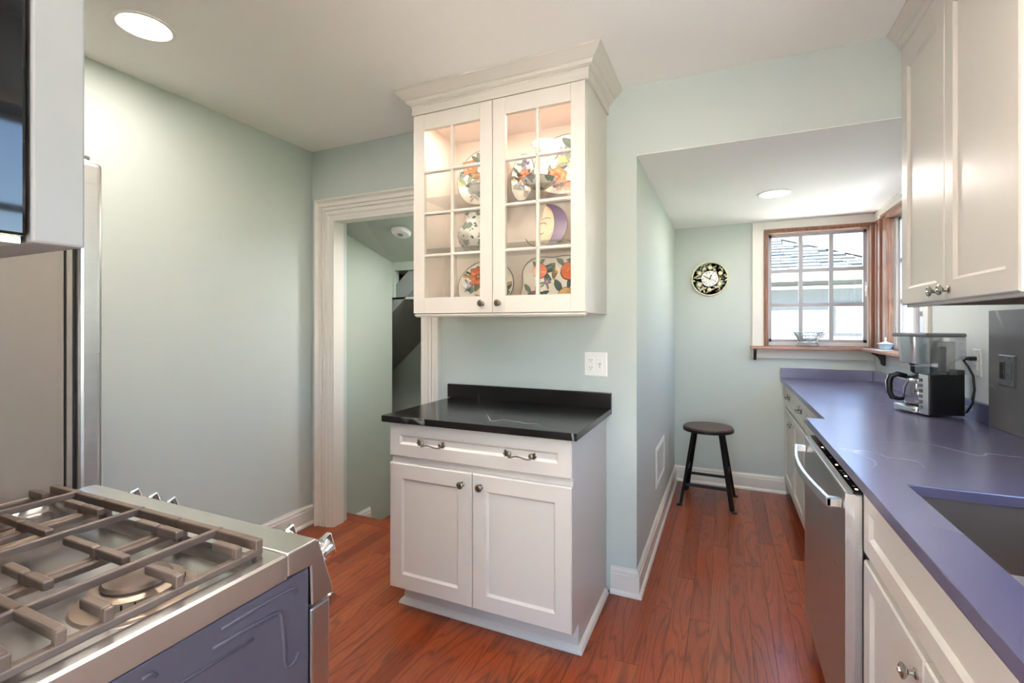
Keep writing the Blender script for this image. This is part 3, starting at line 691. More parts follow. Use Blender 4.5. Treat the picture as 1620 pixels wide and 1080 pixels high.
# ------------------------------------------------------------------ windows
def casement(wname, O, U, N, w, h, cols, bars, latch):
    """steel casement in a wooden casing; O lower left inside corner, N towards the room"""
    O, U, N = V(O), V(U), V(N); Z = V((0,0,1)); r = sroot(wname, O)
    P = lambda a, z, d: O+U*a+Z*z+N*d
    def bar(b, a0, a1, z0, z1, d0, d1): b.obox(P((a0+a1)/2, (z0+z1)/2, (d0+d1)/2), U, Z, N, abs(a1-a0)/2, abs(z1-z0)/2, abs(d1-d0)/2)
    f = .018
    for a0, a1, z0, z1 in ((0,f,0,h),(w-f,w,0,h),(f,w-f,0,f+.014),(f,w-f,h-f,h)):
        b = MB(); bar(b, a0, a1, z0, z1, -.085, -.03); b.build('frame_bar', M['sash_w'], r, bevel=.002)
    b = MB(); s0, s1, sw = f, w-f, .022; zb, zt = f+.014, h-f
    bar(b, s0, s0+sw, zb, zt, -.075, -.045); bar(b, s1-sw, s1, zb, zt, -.075, -.045); bar(b, s0, s1, zb, zb+sw, -.075, -.045); bar(b, s0, s1, zt-sw, zt, -.075, -.045)
    sash = b.build('sash', M['sash'], r)
    g0, g1, y0, y1 = s0+sw, s1-sw, zb+sw, zt-sw; m = .014
    cs = [g0+(g1-g0)*i/cols for i in range(cols+1)]; zs = [y0]+[y0+(y1-y0)*q for q in bars]+[y1]
    for c_ in cs[1:-1]: b = MB(); bar(b, c_-m, c_+m, y0, y1, -.072, -.048); b.build('muntin', M['sash'], sash)
    for z_ in zs[1:-1]: b = MB(); bar(b, g0, g1, z_-m, z_+m, -.071, -.049); b.build('muntin', M['sash'], sash)
    for i in range(len(cs)-1):
        for j in range(len(zs)-1):
            b = MB(); bar(b, cs[i], cs[i+1], zs[j], zs[j+1], -.062, -.059); b.build('pane', M['glass'], sash)
    if latch:
        a = w-f-.006; b = MB(); bar(b, a-.008, a+.008, h*.46, h*.54, -.03, -.024); b.tube([P(a, h*.5, -.024), P(a, h*.5, -.008), P(a-.004, h*.46, -.006), P(a-.006, h*.42, -.006)], .005, 8)
        b.build('latch', M['white_pl'], r, smooth=50)
    return r, P
cw = .036
r1, P1 = casement('window_1', (WX0+cw*.4, YF, WZ0), (1,0,0), (0,-1,0), WX1-WX0-cw*.4-.006, WZ1-WZ0-.012, 3, (.333, .667), True)
b = MB().box(WX0-.006, WX0+cw-.008, YF-.022, YF+.05, WZ0, WZ1-.026).box(WX0-.006, WX1+.012, YF-.022, YF+.05, WZ1-.026, WZ1+.008)
b.box(WX0-.002, WX0+.016, YF-.028, YF+.0, WZ0, WZ1-.012).box(WX0-.002, WX1+.01, YF-.028, YF, WZ1-.012, WZ1+.004).box(WX0+.02, WX1, YF+.0, YF+.05, WZ0-.02, WZ0+.004)
b.build('wood_casing', M['wood_w'], r1, bevel=.003)
# wooden corner post with vertical mouldings, running round to the side window
b = MB()
b.box(.984, XR+.01, YF-.012, YF+.05, WZ0, WZ1-.02)
b.box(XR-.012, XR+.02, RY1-.01, YF-.012, WZ0, WZ1+.006).box(XR-.040, XR-.012, YF-.05, YF-.012, WZ0, WZ1-.02).box(XR-.022, XR-.012, YF-.105, YF-.06, WZ0, WZ1-.02)
b.box(XR-.034, XR-.012, 4.075, 4.125, WZ0, WZ1-.015).box(XR-.024, XR-.012, 3.975, 4.055, WZ0, WZ1-.02)
b.build('corner_post', M['wood_w'], r1, bevel=.003)
mid_y = 3.628
r2, P2 = casement('window_2', (XR, RY1-.002, WZ0), (0,-1,0), (-1,0,0), RY1-mid_y-.006, WZ1-WZ0-.012, 1, (.333, .667), True)
r2b, _ = casement('window_3', (XR, mid_y+.004, WZ0), (0,-1,0), (-1,0,0), mid_y-RY0+.002, WZ1-WZ0-.012, 1, (.22, .55, .78), False)
b = MB().box(XR-.026, XR+.05, RY0-.01, RY1, WZ1-.030, WZ1+.012).box(XR-.036, XR, RY0-.01, 4.06, WZ1-.010, WZ1+.008).box(XR, XR+.05, RY0, RY1, WZ0-.02, WZ0+.003)
b.build('wood_casing', M['wood_w'], r2, bevel=.003)
b = MB().box(XR-.018, XR, RY0-.07, RY0, WZ0, ZA-.002).box(XR-.012, XR, RY0, YF, WZ1+.010, ZA-.002).box(XR-.022, XR, RY0-.07, 4.07, WZ1+.012, WZ1+.030).box(XR-.026, XR, RY0-.07, 4.07, WZ1+.050, ZA-.002)
struct('trim_7', b, M['trim'], bevel=.002)
b = MB().box(.203, WX0-.004, YF-.016, YF, WZ0, ZA-.002).box(WX0-.004, XR-.012, YF-.014, YF, WZ1+.006, ZA-.002).box(.20, XR-.012, YF-.012, YF, 1.068, 1.14).box(XR-.012, XR, RY0-.06, YF, 1.068, 1.14)
struct('trim_8', b, M['trim'], bevel=.002)
# sill shelf and its brackets
sl = thing('window_sill_shelf', 'wooden sill shelf running round the corner under the windows', 'shelf', (.6, YF, 1.14))
MB().prism([(.187, YF, 1.142), (.187, YF-.085, 1.142), (XR-.105, YF-.085, 1.142), (XR-.105, RY0-.07, 1.142), (XR, RY0-.07, 1.142), (XR, YF, 1.142)], (0,0,.022)).build('board', M['wood_sill'], sl, bevel=.004, fix=True)
def bracket(c, N):
    c, N = V(c), V(N); U = N.cross(V((0,0,1))); pr = [(0,0),(.078,0),(.078,-.012),(.06,-.02),(.040,-.036),(.030,-.058),(.026,-.080),(.014,-.092),(0,-.092)]
    return MB().prism([c+N*a+V((0,0,z))-U*.011 for a, z in pr], U*.022).build('bracket', M['wood_dk'], sl, bevel=.003, fix=True)
bracket((.222, YF-.0005, 1.142), (0,-1,0)); bracket((XR-.012, 4.03, 1.142), (-1,0,0)); bracket((XR-.012, 3.42, 1.142), (-1,0,0))
# window over the sink, lights the near counter
r4, _ = casement('window_4', (XR, SY1, SZ0), (0,-1,0), (-1,0,0), SY1-SY0, SZ1-SZ0, 3, (.333, .667), False)
b = MB().box(XR-.016, XR, SY0-.07, SY0, SZ0-.03, SZ1+.07).box(XR-.016, XR, SY1, SY1+.07, SZ0-.03, SZ1+.07).box(XR-.016, XR, SY0, SY1, SZ1, SZ1+.07).box(XR-.04, XR, SY0, SY1, SZ0-.03, SZ0)
b.build('casing', M['trim'], r4, bevel=.002)

r5, _ = casement('fill_window', (.95, -1.5, .2), (-1,0,0), (0,1,0), 2.25, 1.6, 3, (.5,), False)  # unseen hall window, added as soft daylight fill from behind

# ------------------------------------------------------------------ right run: cabinets, counter, sink, dishwasher
FX, NX = .405, .333                                   # counter fronts, far and near part
STEP = 2.485
co = thing('countertop', 'long dark stone counter with daylight tint along the right wall with sink cutout', 'countertop', (.68, 2.2, .884))
K0, K1, K2, K3 = .432, .835, .76, 1.548               # sink opening x0 x1 y0 y1
b = MB(); z0, z1 = .884, .914
pts = [(NX, YN+.002), (XR-.002, YN+.002), (XR-.002, YF-.002), (FX, YF-.002), (FX, STEP), (NX, STEP)]
# top slab with a rectangular hole
vs = [(NX,YN+.002),(XR-.002,YN+.002),(XR-.002,YF-.002),(FX,YF-.002),(FX,STEP),(NX,STEP),(K0,K2),(K1,K2),(K1,K3),(K0,K3)]
allv = [(p[0],p[1],z1) for p in vs]+[(p[0],p[1],z0) for p in vs]
top = [(0,1,7,6),(1,2,8,7),(2,3,4,9,8),(4,5,0,6,9)]
fs = list(top)+[tuple(i+10 for i in reversed(f)) for f in top]
for i in range(6): j = (i+1) % 6; fs.append((i+10, j+10, j, i))
for i in range(4): a, c_ = 6+i, 6+(i+1) % 4; fs.append((a, c_, c_+10, a+10))
b.add(allv, fs); slab = b.build('slab', M['stone_daylit'], co, bevel=.0035)
MB().box(FX-.002, XR-.022, YF-.022, YF-.002, z1, .994).box(XR-.022, XR-.002, 2.60, YF-.002, z1, .994).build('backsplash', M['stone_daylit'], co, bevel=.002)
MB().box(XR-.024, XR-.002, 1.515, 2.60, z1, 1.388).build('tall_backsplash', M['slab'], co, bevel=.002)
MB().box(XR-.024, XR-.002, YN+.002, 1.514, z1, 1.012).build('low_backsplash', M['slab'], co, bevel=.002)
sk = thing('sink', 'undermount dark metal sink bowl set in the right counter', 'sink', ((K0+K1)/2, (K2+K3)/2, .68))
a0, a1, c0, c1, zb, zt = K0-.008, K1+.008, K2-.008, K3+.008, .69, .8835
b = MB()
def ringr(i, z): return [(a0+i, c0+i, z), (a1-i, c0+i, z), (a1-i, c1-i, z), (a0+i, c1-i, z)]
vs = ringr(-.008, zt)+ringr(0, zt)+ringr(.004, zb+.03)+ringr(.03, zb)
outv = ringr(-.008, zt-.002)+ringr(-.004, zt-.002)+ringr(-.002, zb+.02)+ringr(.03, zb-.004)
b.add(vs, [(r*4+(k+1) % 4, r*4+k, r*4+4+k, r*4+4+(k+1) % 4) for r in range(3) for k in range(4)]+[(12,13,14,15)])
b.add(outv, [(r*4+k, r*4+(k+1) % 4, r*4+4+(k+1) % 4, r*4+4+k) for r in range(3) for k in range(4)]+[(15,14,13,12)])
b.build('bowl', metal('sink_metal', (.30, .25, .22, 1), .5, (6, 120, 6)), sk, smooth=35)
MB().lathe([(.042,0),(.042,.004),(.03,.004),(.026,-.004),(1e-5,-.004)], ((a0+a1)/2, (c0+c1)/2, zb), (0,0,1), 24).build('drain', M['chrome'], sk, smooth=40)

def base_unit(label, y0, y1, xf, name='base_cabinet', drawer=True, two=True, group=None, hw=M['nickel'], dz=.70):
    """white unit on the right run, doors face -x; xf = front of carcass"""
    t = thing(name, label, 'cabinet', ((xf+XR)/2, (y0+y1)/2, 0), group)
    tp = .66 if not drawer and name == 'sink_cabinet' else .8835
    b = MB().box(xf, XR-.004, y0, y1, .10, tp).box(xf+.07, XR-.004, y0, y1, 0, .101)
    if tp < .8: b.box(xf, xf+.018, y0, y1, .66, .8835).box(xf, XR-.004, y0, y0+.018, .66, .8835).box(xf, XR-.004, y1-.018, y1, .66, .8835)
    b.build('body', M['cab'], t)
    g = .002; N = (-1,0,0); U = (0,-1,0)
    dw_ = MB().rings((xf, y1-g, .706), U, (0,0,1), N, y1-y0-2*g, .172, SH(.052, .02)).build('drawer' if drawer else 'false_drawer_front', M['cab'], t, smooth=25)
    if drawer:
        cy = (y0+y1)/2; q = (y1-y0)*.29
        for s in (-1, 1): pull_at((xf-.012, cy+s*q, .79), (0,1,0), N, dw_, hw)
    ym = (y0+y1)/2
    if two:
        e1 = shaker('door', (xf, y1-g, .112), U, N, y1-ym-g-.0015, .572, t, .06); e2 = shaker('door', (xf, ym-.0015, .112), U, N, ym-y0-g-.0015, .572, t, .06)
        knob_at((xf-.02, ym+.035, .635), N, e1, hw); knob_at((xf-.02, ym-.035, .635), N, e2, hw)
    return t
base_unit('white base cabinet with one wide drawer next to the alcove wall', 3.285, YF-.004, FX+.045)
base_unit('white base cabinet of the right run hidden behind the dishwasher', STEP+.004, 3.281, FX+.045)
# sink cabinet
DY0, DY1, DFX = 1.597, 2.36, .311
sc_ = base_unit('white sink base cabinet next to the dishwasher in the right foreground', .72, DY0-.008, NX+.035, name='sink_cabinet', drawer=False)
base_unit('white base cabinet at the near end of the right counter', YN+.004, .716, NX+.035)
MB().box(NX+.035, XR-.004, DY1+.006, STEP, .0, .8835).build('tmp', M['cab']).name = 'filler_panel'
tag(bpy.data.objects['filler_panel'], 'narrow white filler panel between dishwasher and far base cabinets', 'panel')
# dishwasher
dw = thing('dishwasher', 'stainless dishwasher with a bowed bar handle under the right counter', 'dishwasher', (.62, 1.9, 0))
MB().box(.36, .96, DY0+.004, DY1-.004, .10, .855).box(.44, .9, DY0+.02, DY1-.02, 0, .10).build('tub', M['dark_pl'], dw)
dd = MB().box(DFX, .352, DY0, DY1, .115, .856).build('door', M['steel'], dw, bevel=.004)
MB().box(DFX+.016, .3505, DY0+.003, DY1-.003, .856, .863).build('control_strip', M['gloss'], dd, bevel=.001)
for i, yy in enumerate((1.62, 1.65, 1.72, 1.75, 1.78, 1.81, 1.88, 1.98, 2.10, 2.13)):
    MB().box(DFX+.026, DFX+.032, yy, yy+.012, .863, .8635).build('indicator', M['led'] if i % 3 == 0 else M['grey_pl'], dd)
MB().box(DFX-.003, DFX+.02, DY0-.0015, DY0+.001, .115, .856).build('door_edge', M['steel_s'], dd)
hy0, hy1, hz = DY0+.045, DY1-.03, .812; pts = []
b = MB(); n = 20; vs = []; fs = []
for i in range(n+1):
    t = i/n; y = hy0+(hy1-hy0)*t; o = DFX-.034-.030*math.sin(PI*t)
    for dx, dz in ((-.007,-.014),(.007,-.014),(.007,.014),(-.007,.014)): vs.append((o+dx, y, hz+dz))
for i in range(n):
    for k in range(4): l = (k+1) % 4; fs.append((i*4+k, i*4+l, i*4+4+l, i*4+4+k))
fs += [(3,2,1,0), tuple(n*4+k for k in range(4))]
b.add(vs, fs)
for y in (hy0+.012, hy1-.012): b.box(DFX-.042, DFX, y-.012, y+.012, hz-.013, hz+.013)
b.build('handle', M['steel_s'], dd, fix=True, bevel=.003)
MB().box(.38, .40, DY0+.01, DY1-.01, .012, .10).build('kick_plate', M['black'], dw)
# false front / door of the sink cabinet: two doors already, near base out of frame

# wall cabinet on the right
RX, RY = .665, 1.535
uc = thing('wall_cabinet', 'tall white shaker wall cabinet with two doors on the right wall', 'cabinet', (.84, 1.95, 1.40))
b = MB().box(RX, XR-.003, RY, YB-.004, 1.412, 2.42)
b.build('body', M['cab'], uc)
MB().box(RX+.02, XR-.004, RY+.018, YB-.02, 1.404, 1.4115).build('underside', M['underside'], uc)
MB().box(RX-.004, RX+.02, RY+.0, YB-.004, 1.398, 1.4115).build('light_rail', M['cab'], uc, bevel=.002)
ym = 1.962
e1 = shaker('door', (RX, YB-.006, 1.408), (0,-1,0), (-1,0,0), YB-.006-ym-.001, .985, uc, .062, .021); e2 = shaker('door', (RX, ym-.001, 1.408), (0,-1,0), (-1,0,0), ym-RY-.002, .985, uc, .062, .021)
knob_at((RX-.021, ym+.045, 1.440), (-1,0,0), e1, M['nickel'], 1.1); knob_at((RX-.021, ym-.038, 1.440), (-1,0,0), e2, M['nickel'], 1.1)
MB().sweep([(RX, YB-.004), (RX, RY), (XR-.003, RY)], [(o*.62+.008, z+2.382) for o, z in CR if z < .12], 1).build('crown_moulding', M['cab'], uc, fix=True)
MB().box(RX, XR-.003, RY, YB-.004, 2.42, ZC-.003).build('top_filler', M['cab'], uc)

# outlets on the right wall
o2 = faceplate('wall_outlet', 'white outlet with a black plug behind the coffee maker', (XR, 2.755, 1.163), (0,-1,0), (-1,0,0), .075, .120, ['outlet'], M['white_pl'], M['dark_pl'])
faceplate('wall_outlet', 'grey outlet plate on the dark stone backsplash', (XR-.024, 2.452, 1.152), (0,-1,0), (-1,0,0), .118, .122, ['outlet', 'outlet'], M['dark_pl'], M['black'])

# ------------------------------------------------------------------ coffee maker
A = V((-.32, .947, 0)); Bv = V((.947, .32, 0)); O = V((.838, 2.712, .9145)); Zv = V((0,0,1))
cm = thing('coffee_maker', 'steel and black drip coffee maker with glass carafe on the right counter', 'coffee maker', O+A*.11+Bv*.08)
def cbox(mb, a0, a1, b0, b1, z0, z1):
    z0 *= 1.075; z1 *= 1.075; return mb.obox(O+A*((a0+a1)/2)+Bv*((b0+b1)/2)+Zv*((z0+z1)/2), A, Bv, Zv, (a1-a0)/2, (b1-b0)/2, (z1-z0)/2)
CP = lambda a, b_, z: O+A*a+Bv*b_+Zv*(z*1.075)
cbox(MB(), 0, .062, .004, .150, .006, .172).build('body', M['black'], cm, bevel=.008)
cbox(MB(), .0, .220, .115, .150, .006, .20).build('back_column', M['black'], cm, bevel=.006)
pn = cbox(MB(), .003, .060, -.004, .006, .008, .176).build('front_panel', M['steel_s'], cm, bevel=.003)
for i in range(6): cbox(MB(), .036, .054, -.007, -.004, .03+i*.023, .044+i*.023).build('button', M['dark_pl'] if i % 2 else M['grey_pl'], pn, bevel=.001)
b = cbox(MB(), .062, .212, -.014, .12, .004, .034); b.build('warming_base', M['steel_s'], cm, bevel=.01, seg=4)
MB().lathe([(1e-5,.034),(.055,.034),(.056,.037),(1e-5,.038)], CP(.132, .052, 0), (0,0,1), 28).build('hot_plate', M['black'], cm, smooth=40)
rs = MB(); q = .004
rs.prism([CP(0, .0, .176), CP(.085, .0, .176), CP(.085, .150, .176), CP(0, .150, .176)], Zv*.006)
for (p0, p1, p2, p3) in (((-.002,-.002),(.085,-.002),(.085,.002),(-.002,.002)), ((-.002,-.002),(.002,-.002),(.002,.152),(-.002,.152)), ((-.002,.148),(.085,.148),(.085,.152),(-.002,.152))):
    rs.prism([CP(p[0], p[1], .180) for p in (p0, p1, p2, p3)], Zv*.168)
rs.build('reservoir', M['smoke'], cm, fix=True, bevel=.002)
cbox(MB(), .012, .03, .055, .082, .184, .295).build('filter_tube', M['dark_pl'], cm, bevel=.006)
cbox(MB(), .04, .075, .10, .14, .184, .315).build('inner_tank', M['white_pl'], cm, bevel=.004)
# brew basket: tapered steel housing
b = MB(); n = 28; vs = []; fs = []; lv = [(.86,.218),(.88,.222),(1.0,.335)]
for f, z in lv:
    for i in range(n):
        a = 2*PI*i/n; e = 3.4; ca, sa = math.cos(a), math.sin(a); g = (abs(ca)**e+abs(sa)**e)**(-1/e)
        vs.append(CP(.143+.066*f*g*ca, .062+.08*f*g*sa, z))
for r_ in range(2):
    for i in range(n): j = (i+1) % n; fs.append((r_*n+i, r_*n+j, r_*n+n+j, r_*n+n+i))
fs += [tuple(reversed(range(n))), tuple(range(2*n, 3*n))]
b.add(vs, fs).build('brew_basket', M['steel_s'], cm, smooth=40)
MB().lathe([(.03,.188),(.036,.198),(.036,.22)], CP(.134, .055, 0), (0,0,1), 20).build('drip_spout', M['black'], cm, smooth=40)
cbox(MB(), -.004, .214, -.020, .156, .334, .352).build('lid', M['grey_pl'], cm, bevel=.008, seg=3)
cc = CP(.132, .050, .038)
cf = MB().lathe([(1e-5,0),(.048,0),(.056,.008),(.064,.04),(.060,.078),(.046,.112),(.044,.122)], cc, (0,0,1), 32).build('carafe', M['carafe'], cm, smooth=60)
MB().lathe([(.047,.104),(.049,.108),(.049,.118),(.045,.122)], cc, (0,0,1), 32).build('collar', M['steel_s'], cf, smooth=40)
MB().lathe([(.046,.121),(.045,.133),(.02,.138),(1e-5,.138)], cc, (0,0,1), 24).build('carafe_lid', M['black'], cf, smooth=40)
hd = (-Bv*.85+A*.5).normalized()
pts = [cc+hd*r_+Zv*z for r_, z in ((.045,.128),(.080,.138),(.104,.128),(.112,.10),(.110,.05),(.100,.024),(.075,.018),(.056,.020))]
MB().tube(pts, [.009,.010,.011,.011,.010,.010,.008,.006], 10, sq=1.3).build('carafe_handle', M['black'], cf, smooth=True)
pts2 = [p+hd*.007 for p in pts[1:6]]
MB().tube(pts2, [.003,.007,.0075,.007,.003], 8, sq=1.1).build('handle_trim', M['steel_s'], cf, smooth=True)
MB().box(XR-.042, XR-.009, 2.735, 2.757, 1.172, 1.190).build('plug', M['black'], cm, bevel=.004)
MB().tube([(XR-.040,2.746,1.181),(XR-.056,2.735,1.172),(XR-.052,2.705,1.150),(XR-.040,2.690,1.11),(XR-.036,2.688,1.05),(XR-.040,2.695,.99),(XR-.046,2.73,.945),(.962,2.80,.932)], .0045, 8).build('cord', M['black'], cm, smooth=True)

# ------------------------------------------------------------------ things on the sill
bk = thing('filigree_basket', 'openwork silver footed basket on the window sill', 'basket', (.585, YF-.045, 1.164))
b = MB(); n = 28; c = V((.585, YF-.045, 1.164)); vs = []; fs = []; lv = [(.060,.022,.040),(.070,.027,.062),(.083,.032,.086),(.096,.037,.110)]
for rx_, ry_, z in lv:
    for i in range(n): a = 2*PI*i/n; vs.append(c+V((rx_*math.cos(a), ry_*math.sin(a), z)))
for r_ in range(3):
    for i in range(n): j = (i+1) % n; fs += [(r_*n+i, r_*n+j, r_*n+n+j), (r_*n+i, r_*n+n+j, r_*n+n+i)]
o = b.add(vs, fs).build('bowl', M['silver'], bk); wf = o.modifiers.new('wire', 'WIREFRAME'); wf.thickness = .0065; wf.use_even_offset = False
MB().tube([c+V((.097*math.cos(2*PI*i/n), .038*math.sin(2*PI*i/n), .111)) for i in range(n)], .0032, 6, True).build('rim', M['silver'], bk, smooth=True)
MB().lathe([(1e-5,.028),(.068,.028),(.073,.034),(.068,.042),(1e-5,.042)], c, (0,0,1), n, 1, .46).build('base', M['silver'], bk, smooth=40)
for sx in (-1, 1):
    MB().tube([c+V((sx*x_, 0, z)) for x_, z in ((.094,.106),(.106,.120),(.116,.114),(.112,.102),(.100,.092))], .0035, 6).build('handle', M['silver'], bk, smooth=True)
    for sy in (-1, 1): MB().tube([c+V((sx*x_, sy*y_, z)) for x_, y_, z in ((.052,.018,.032),(.064,.022,.024),(.066,.024,.010),(.076,.028,.006))], [.006,.005,.004,.006], 6).build('foot', M['silver'], bk, smooth=True)
MB().tube([c+V((x_, -.028, z)) for x_, z in ((-.014,.032),(0,.010),(.014,.032))], .005, 6).build('foot', M['silver'], bk, smooth=True)
bdy = V((.968, 3.87, 1.164))
bd = thing('butter_dish', 'pale blue lidded dish on the sill of the side window', 'dish', bdy)
MB().lathe([(1e-5,.004),(.045,.004),(.05,.008),(.07,.034),(.078,.038),(.078,.041),(.066,.040),(1e-5,.040)], bdy, (0,0,1), 30, .58, 1).build('dish_body', M['porc_blue'], bd, smooth=50)
MB().lathe([(.066,.040),(.05,.046),(.02,.050),(.009,.056),(.007,.064),(.010,.072),(.006,.080),(1e-5,.082)], bdy, (0,0,1), 30, .58, 1).build('lid', M['porcelain'], bd, smooth=50)
dl = MB().lathe([(1e-5,0),(.09,.0),(.095,.002),(.088,.005),(1e-5,.004)], (.964, 3.90, 1.164), (0,0,1), 32, .5, 1.45).build('serving_tray', M['porcelain'], None, smooth=50)
tag(dl, 'flat white oval tray beneath the pale blue lidded dish', 'tray'); bd.location.z += .0045

# ------------------------------------------------------------------ clock
kc = V((-.115, YF, 1.719)); ck = thing('wall_clock', 'round ceramic clock with fruit border on the alcove wall', 'clock', kc); N = V((0,-1,0)); n = 48; rk = .145
MB().lathe([(rk*.9,0),(rk,.006),(rk,.016),(rk*.97,.022),(rk*.93,.022),(rk*.91,.016)], kc, N, n).build('rim', M['cream'], ck, smooth=50)
MB().lathe([(1e-5,.014),(rk*.92,.016)], kc, N, n).build('painted_border', M['clock_ring'], ck, at=kc)
MB().lathe([(rk*.455,.016),(rk*.455,.020),(rk*.43,.022),(1e-5,.022)], kc, N, n).build('face', M['white_pl'], ck, smooth=40)
rn = random.Random(5); mb = MB()
for k in range(110):
    a, q = rn.random()*2*PI, rk*(.50+.40*rn.random()); cx_, cz_ = math.cos(a)*q, math.sin(a)*q; ro = rn.random()*PI; L_ = rk*(.035+.05*rn.random()); mb.mi = rn.choice((0,0,1,1,2,3)); hh = .0164+.00002*k
    pts_ = [kc+V((cx_, -hh, cz_))]+[kc+V((cx_+L_*math.cos(b_)*math.cos(ro)-L_*.5*math.sin(b_)*math.sin(ro), -hh, cz_+L_*math.cos(b_)*math.sin(ro)+L_*.5*math.sin(b_)*math.cos(ro))) for b_ in [2*PI*i_/10 for i_ in range(10)]]
    mb.add(pts_, [(0, 1+i_, 1+(i_+1) % 10) for i_ in range(10)])
mb.build('painted_sprigs', [M['cream'], plain('sprig_green', srgb(140,150,124), .4), plain('sprig_rose', srgb(172,134,124), .4), plain('sprig_white', srgb(228,224,210), .4)], ck)
for k in range(6):
    a = math.radians(60*k+28); p = kc+N*.018+V((math.cos(a)*rk*.64, 0, math.sin(a)*rk*.64))
    fr = MB().sphere(p, rk*.125, 12, 1, .35, 1.0).build('fruit', M['cream'], ck, smooth=True)
    MB().obox(p+V((math.cos(a)*.018, -.003, math.sin(a)*.018+.006)), (.7,0,.7), N, (-.7,0,.7), .011, .002, .005).build('leaf', M['leaf'], fr)
b = MB()
for k in range(12):
    a = PI/6*k; d = V((math.sin(a),0,math.cos(a))); b.obox(kc+d*(rk*.36)+N*.0225, d, V((d.z,0,-d.x)), N, .005, .0022, .0006)
b.build('hour_marks', M['dark_pl'], ck)['kind'] = 'stuff'
def hand(ang, L, w_, name): d = V((math.sin(ang),0,math.cos(ang))); MB().obox(kc+d*(L/2-.004)+N*.0245, d, V((d.z,0,-d.x)), N, L/2+.004, w_, .0007).build(name, M['black'], ck)
hand(math.radians(24), .036, .0032, 'hour_hand'); hand(math.radians(-62), .05, .0018, 'minute_hand'); hand(math.radians(112), .05, .0009, 'second_hand')
MB().lathe([(.0045,.022),(.0045,.0265),(1e-5,.027)], kc, N, 12).build('hub', M['black'], ck)

# ------------------------------------------------------------------ stool
sc = V((-.116, 3.895, 0)); st = thing('round_stool', 'dark round-seated industrial stool with splayed metal legs in the alcove', 'stool', sc)
sz = .567
MB().lathe([(1e-5,sz-.030),(.165,sz-.030),(.176,sz-.022),(.178,sz-.010),(.172,sz-.001),(.160,sz),(1e-5,sz-.003)], sc, (0,0,1), 48).build('seat', M['wood_seat'], st, smooth=35, at=sc)
MB().lathe([(.168,sz-.034),(.180,sz-.032),(.180,sz-.012),(.178,sz-.011)], sc, (0,0,1), 48).build('seat_band', M['iron_d'], st, smooth=35)
rotq = math.radians(-2); legs = []
for sx, sy in ((-1,-1),(1,-1),(1,1),(-1,1)):
    f = lambda r_, z: sc+Matrix.Rotation(rotq, 3, 'Z') @ V((sx*r_, sy*r_, z))
    tp, bt = f(.098, sz-.03), f(.176, .008); legs.append((tp, bt)); d = (bt-tp).normalized()
    o = V((sx, sy, 0)).normalized(); tq = V((-o.y, o.x, 0))
    b = MB(); b.obox((tp+bt)/2, d, tq, o, (bt-tp).length/2, .013, .0028).obox((tp+bt)/2-o*.008-tq*.011, d, tq, o, (bt-tp).length/2, .0028, .010)
    lg = b.build('leg', M['iron_d'], st, bevel=.001)
    MB().lathe([(1e-5,0),(.020,0),(.022,.004),(.016,.010),(1e-5,.012)], bt+o*.012+V((0,0,-.008)), (0,0,1), 16).build('foot', M['iron_d'], lg, smooth=40)
def atz_(l, z): tp, bt = legs[l]; t = (tp.z-z)/(tp.z-bt.z); return tp+(bt-tp)*t
for i, j, z in ((0,1,.150),(3,2,.150),(1,2,.235),(0,3,.235)):
    p, q = atz_(i, z), atz_(j, z); d = (q-p).normalized(); s_ = V((-d.y, d.x, 0))
    MB().obox((p+q)/2, d, s_, (0,0,1), (q-p).length/2-.006, .003, .011).build('stretcher', M['iron_d'], st, bevel=.001)

# ------------------------------------------------------------------ wall vent
vy0, vy1, vz0, vz1 = 3.075, 3.50, .305, .555
vt = thing('wall_vent', 'white return-air vent low on the alcove side wall', 'vent', (XA, 3.29, .30))
MB().rings((XA, vy0, vz0), (0,1,0), (0,0,1), (1,0,0), vy1-vy0, vz1-vz0, [(0,0),(0,.004),(.006,.007),(.028,.007),(.03,.003)], cap=False).build('frame', M['white_pl'], vt)
MB().box(XA-.001, XA+.001, vy0+.02, vy1-.02, vz0+.02, vz1-.02).build('backing', M['dark_pl'], vt)
k = 16
for i in range(k):
    z = vz0+.034+(vz1-vz0-.068)*i/(k-1); MB().obox((XA+.004, (vy0+vy1)/2, z), (0,1,0), V((.5,0,.86)), V((.86,0,-.5)), (vy1-vy0)/2-.03, .005, .0009).build('louver', M['white_pl'], vt)

# ------------------------------------------------------------------ gas range
GX0, GX1, GY0, GF = -1.473, -.710, YN+.012, .606
rg = thing('gas_range', 'stainless gas range with cast-iron grates at the left', 'range', ((GX0+GX1)/2, .3, 0))
b = MB().box(GX0+.004, GX1-.003, GY0, .657, .09, .872); b.build('body', M['enamel'], rg, bevel=.002)
b = MB()
b.tube([(GX1-.003, y, z) for y, z in ((.473,.835),(.53,.831),(.582,.827),(.593,.823),(.598,.812),(.602,.77),(.604,.73),(.608,.718),(.616,.715),(.626,.719),(.634,.729))], .0035, 8)
b.tube([(GX1-.003, y, z) for y, z in ((.488,.856),(.55,.855),(.611,.854),(.624,.850),(.630,.840))], .0025, 8)
b.tube([(GX1-.003, y, z) for y, z in ((.30,.818),(.433,.813),(.542,.808))], .0025, 8).tube([(GX1-.003, y, z) for y, z in ((.377,.853),(.388,.853),(.396,.845))], .0025, 8)
b.tube([(GX1-.003, y, z) for y, z in ((.14,.77),(.14,.20),(.16,.18),(.50,.18),(.52,.20),(.52,.62),(.50,.66),(.18,.70))], .0035, 8)
b.build('pressed_rib', M['enamel'], rg, smooth=True)
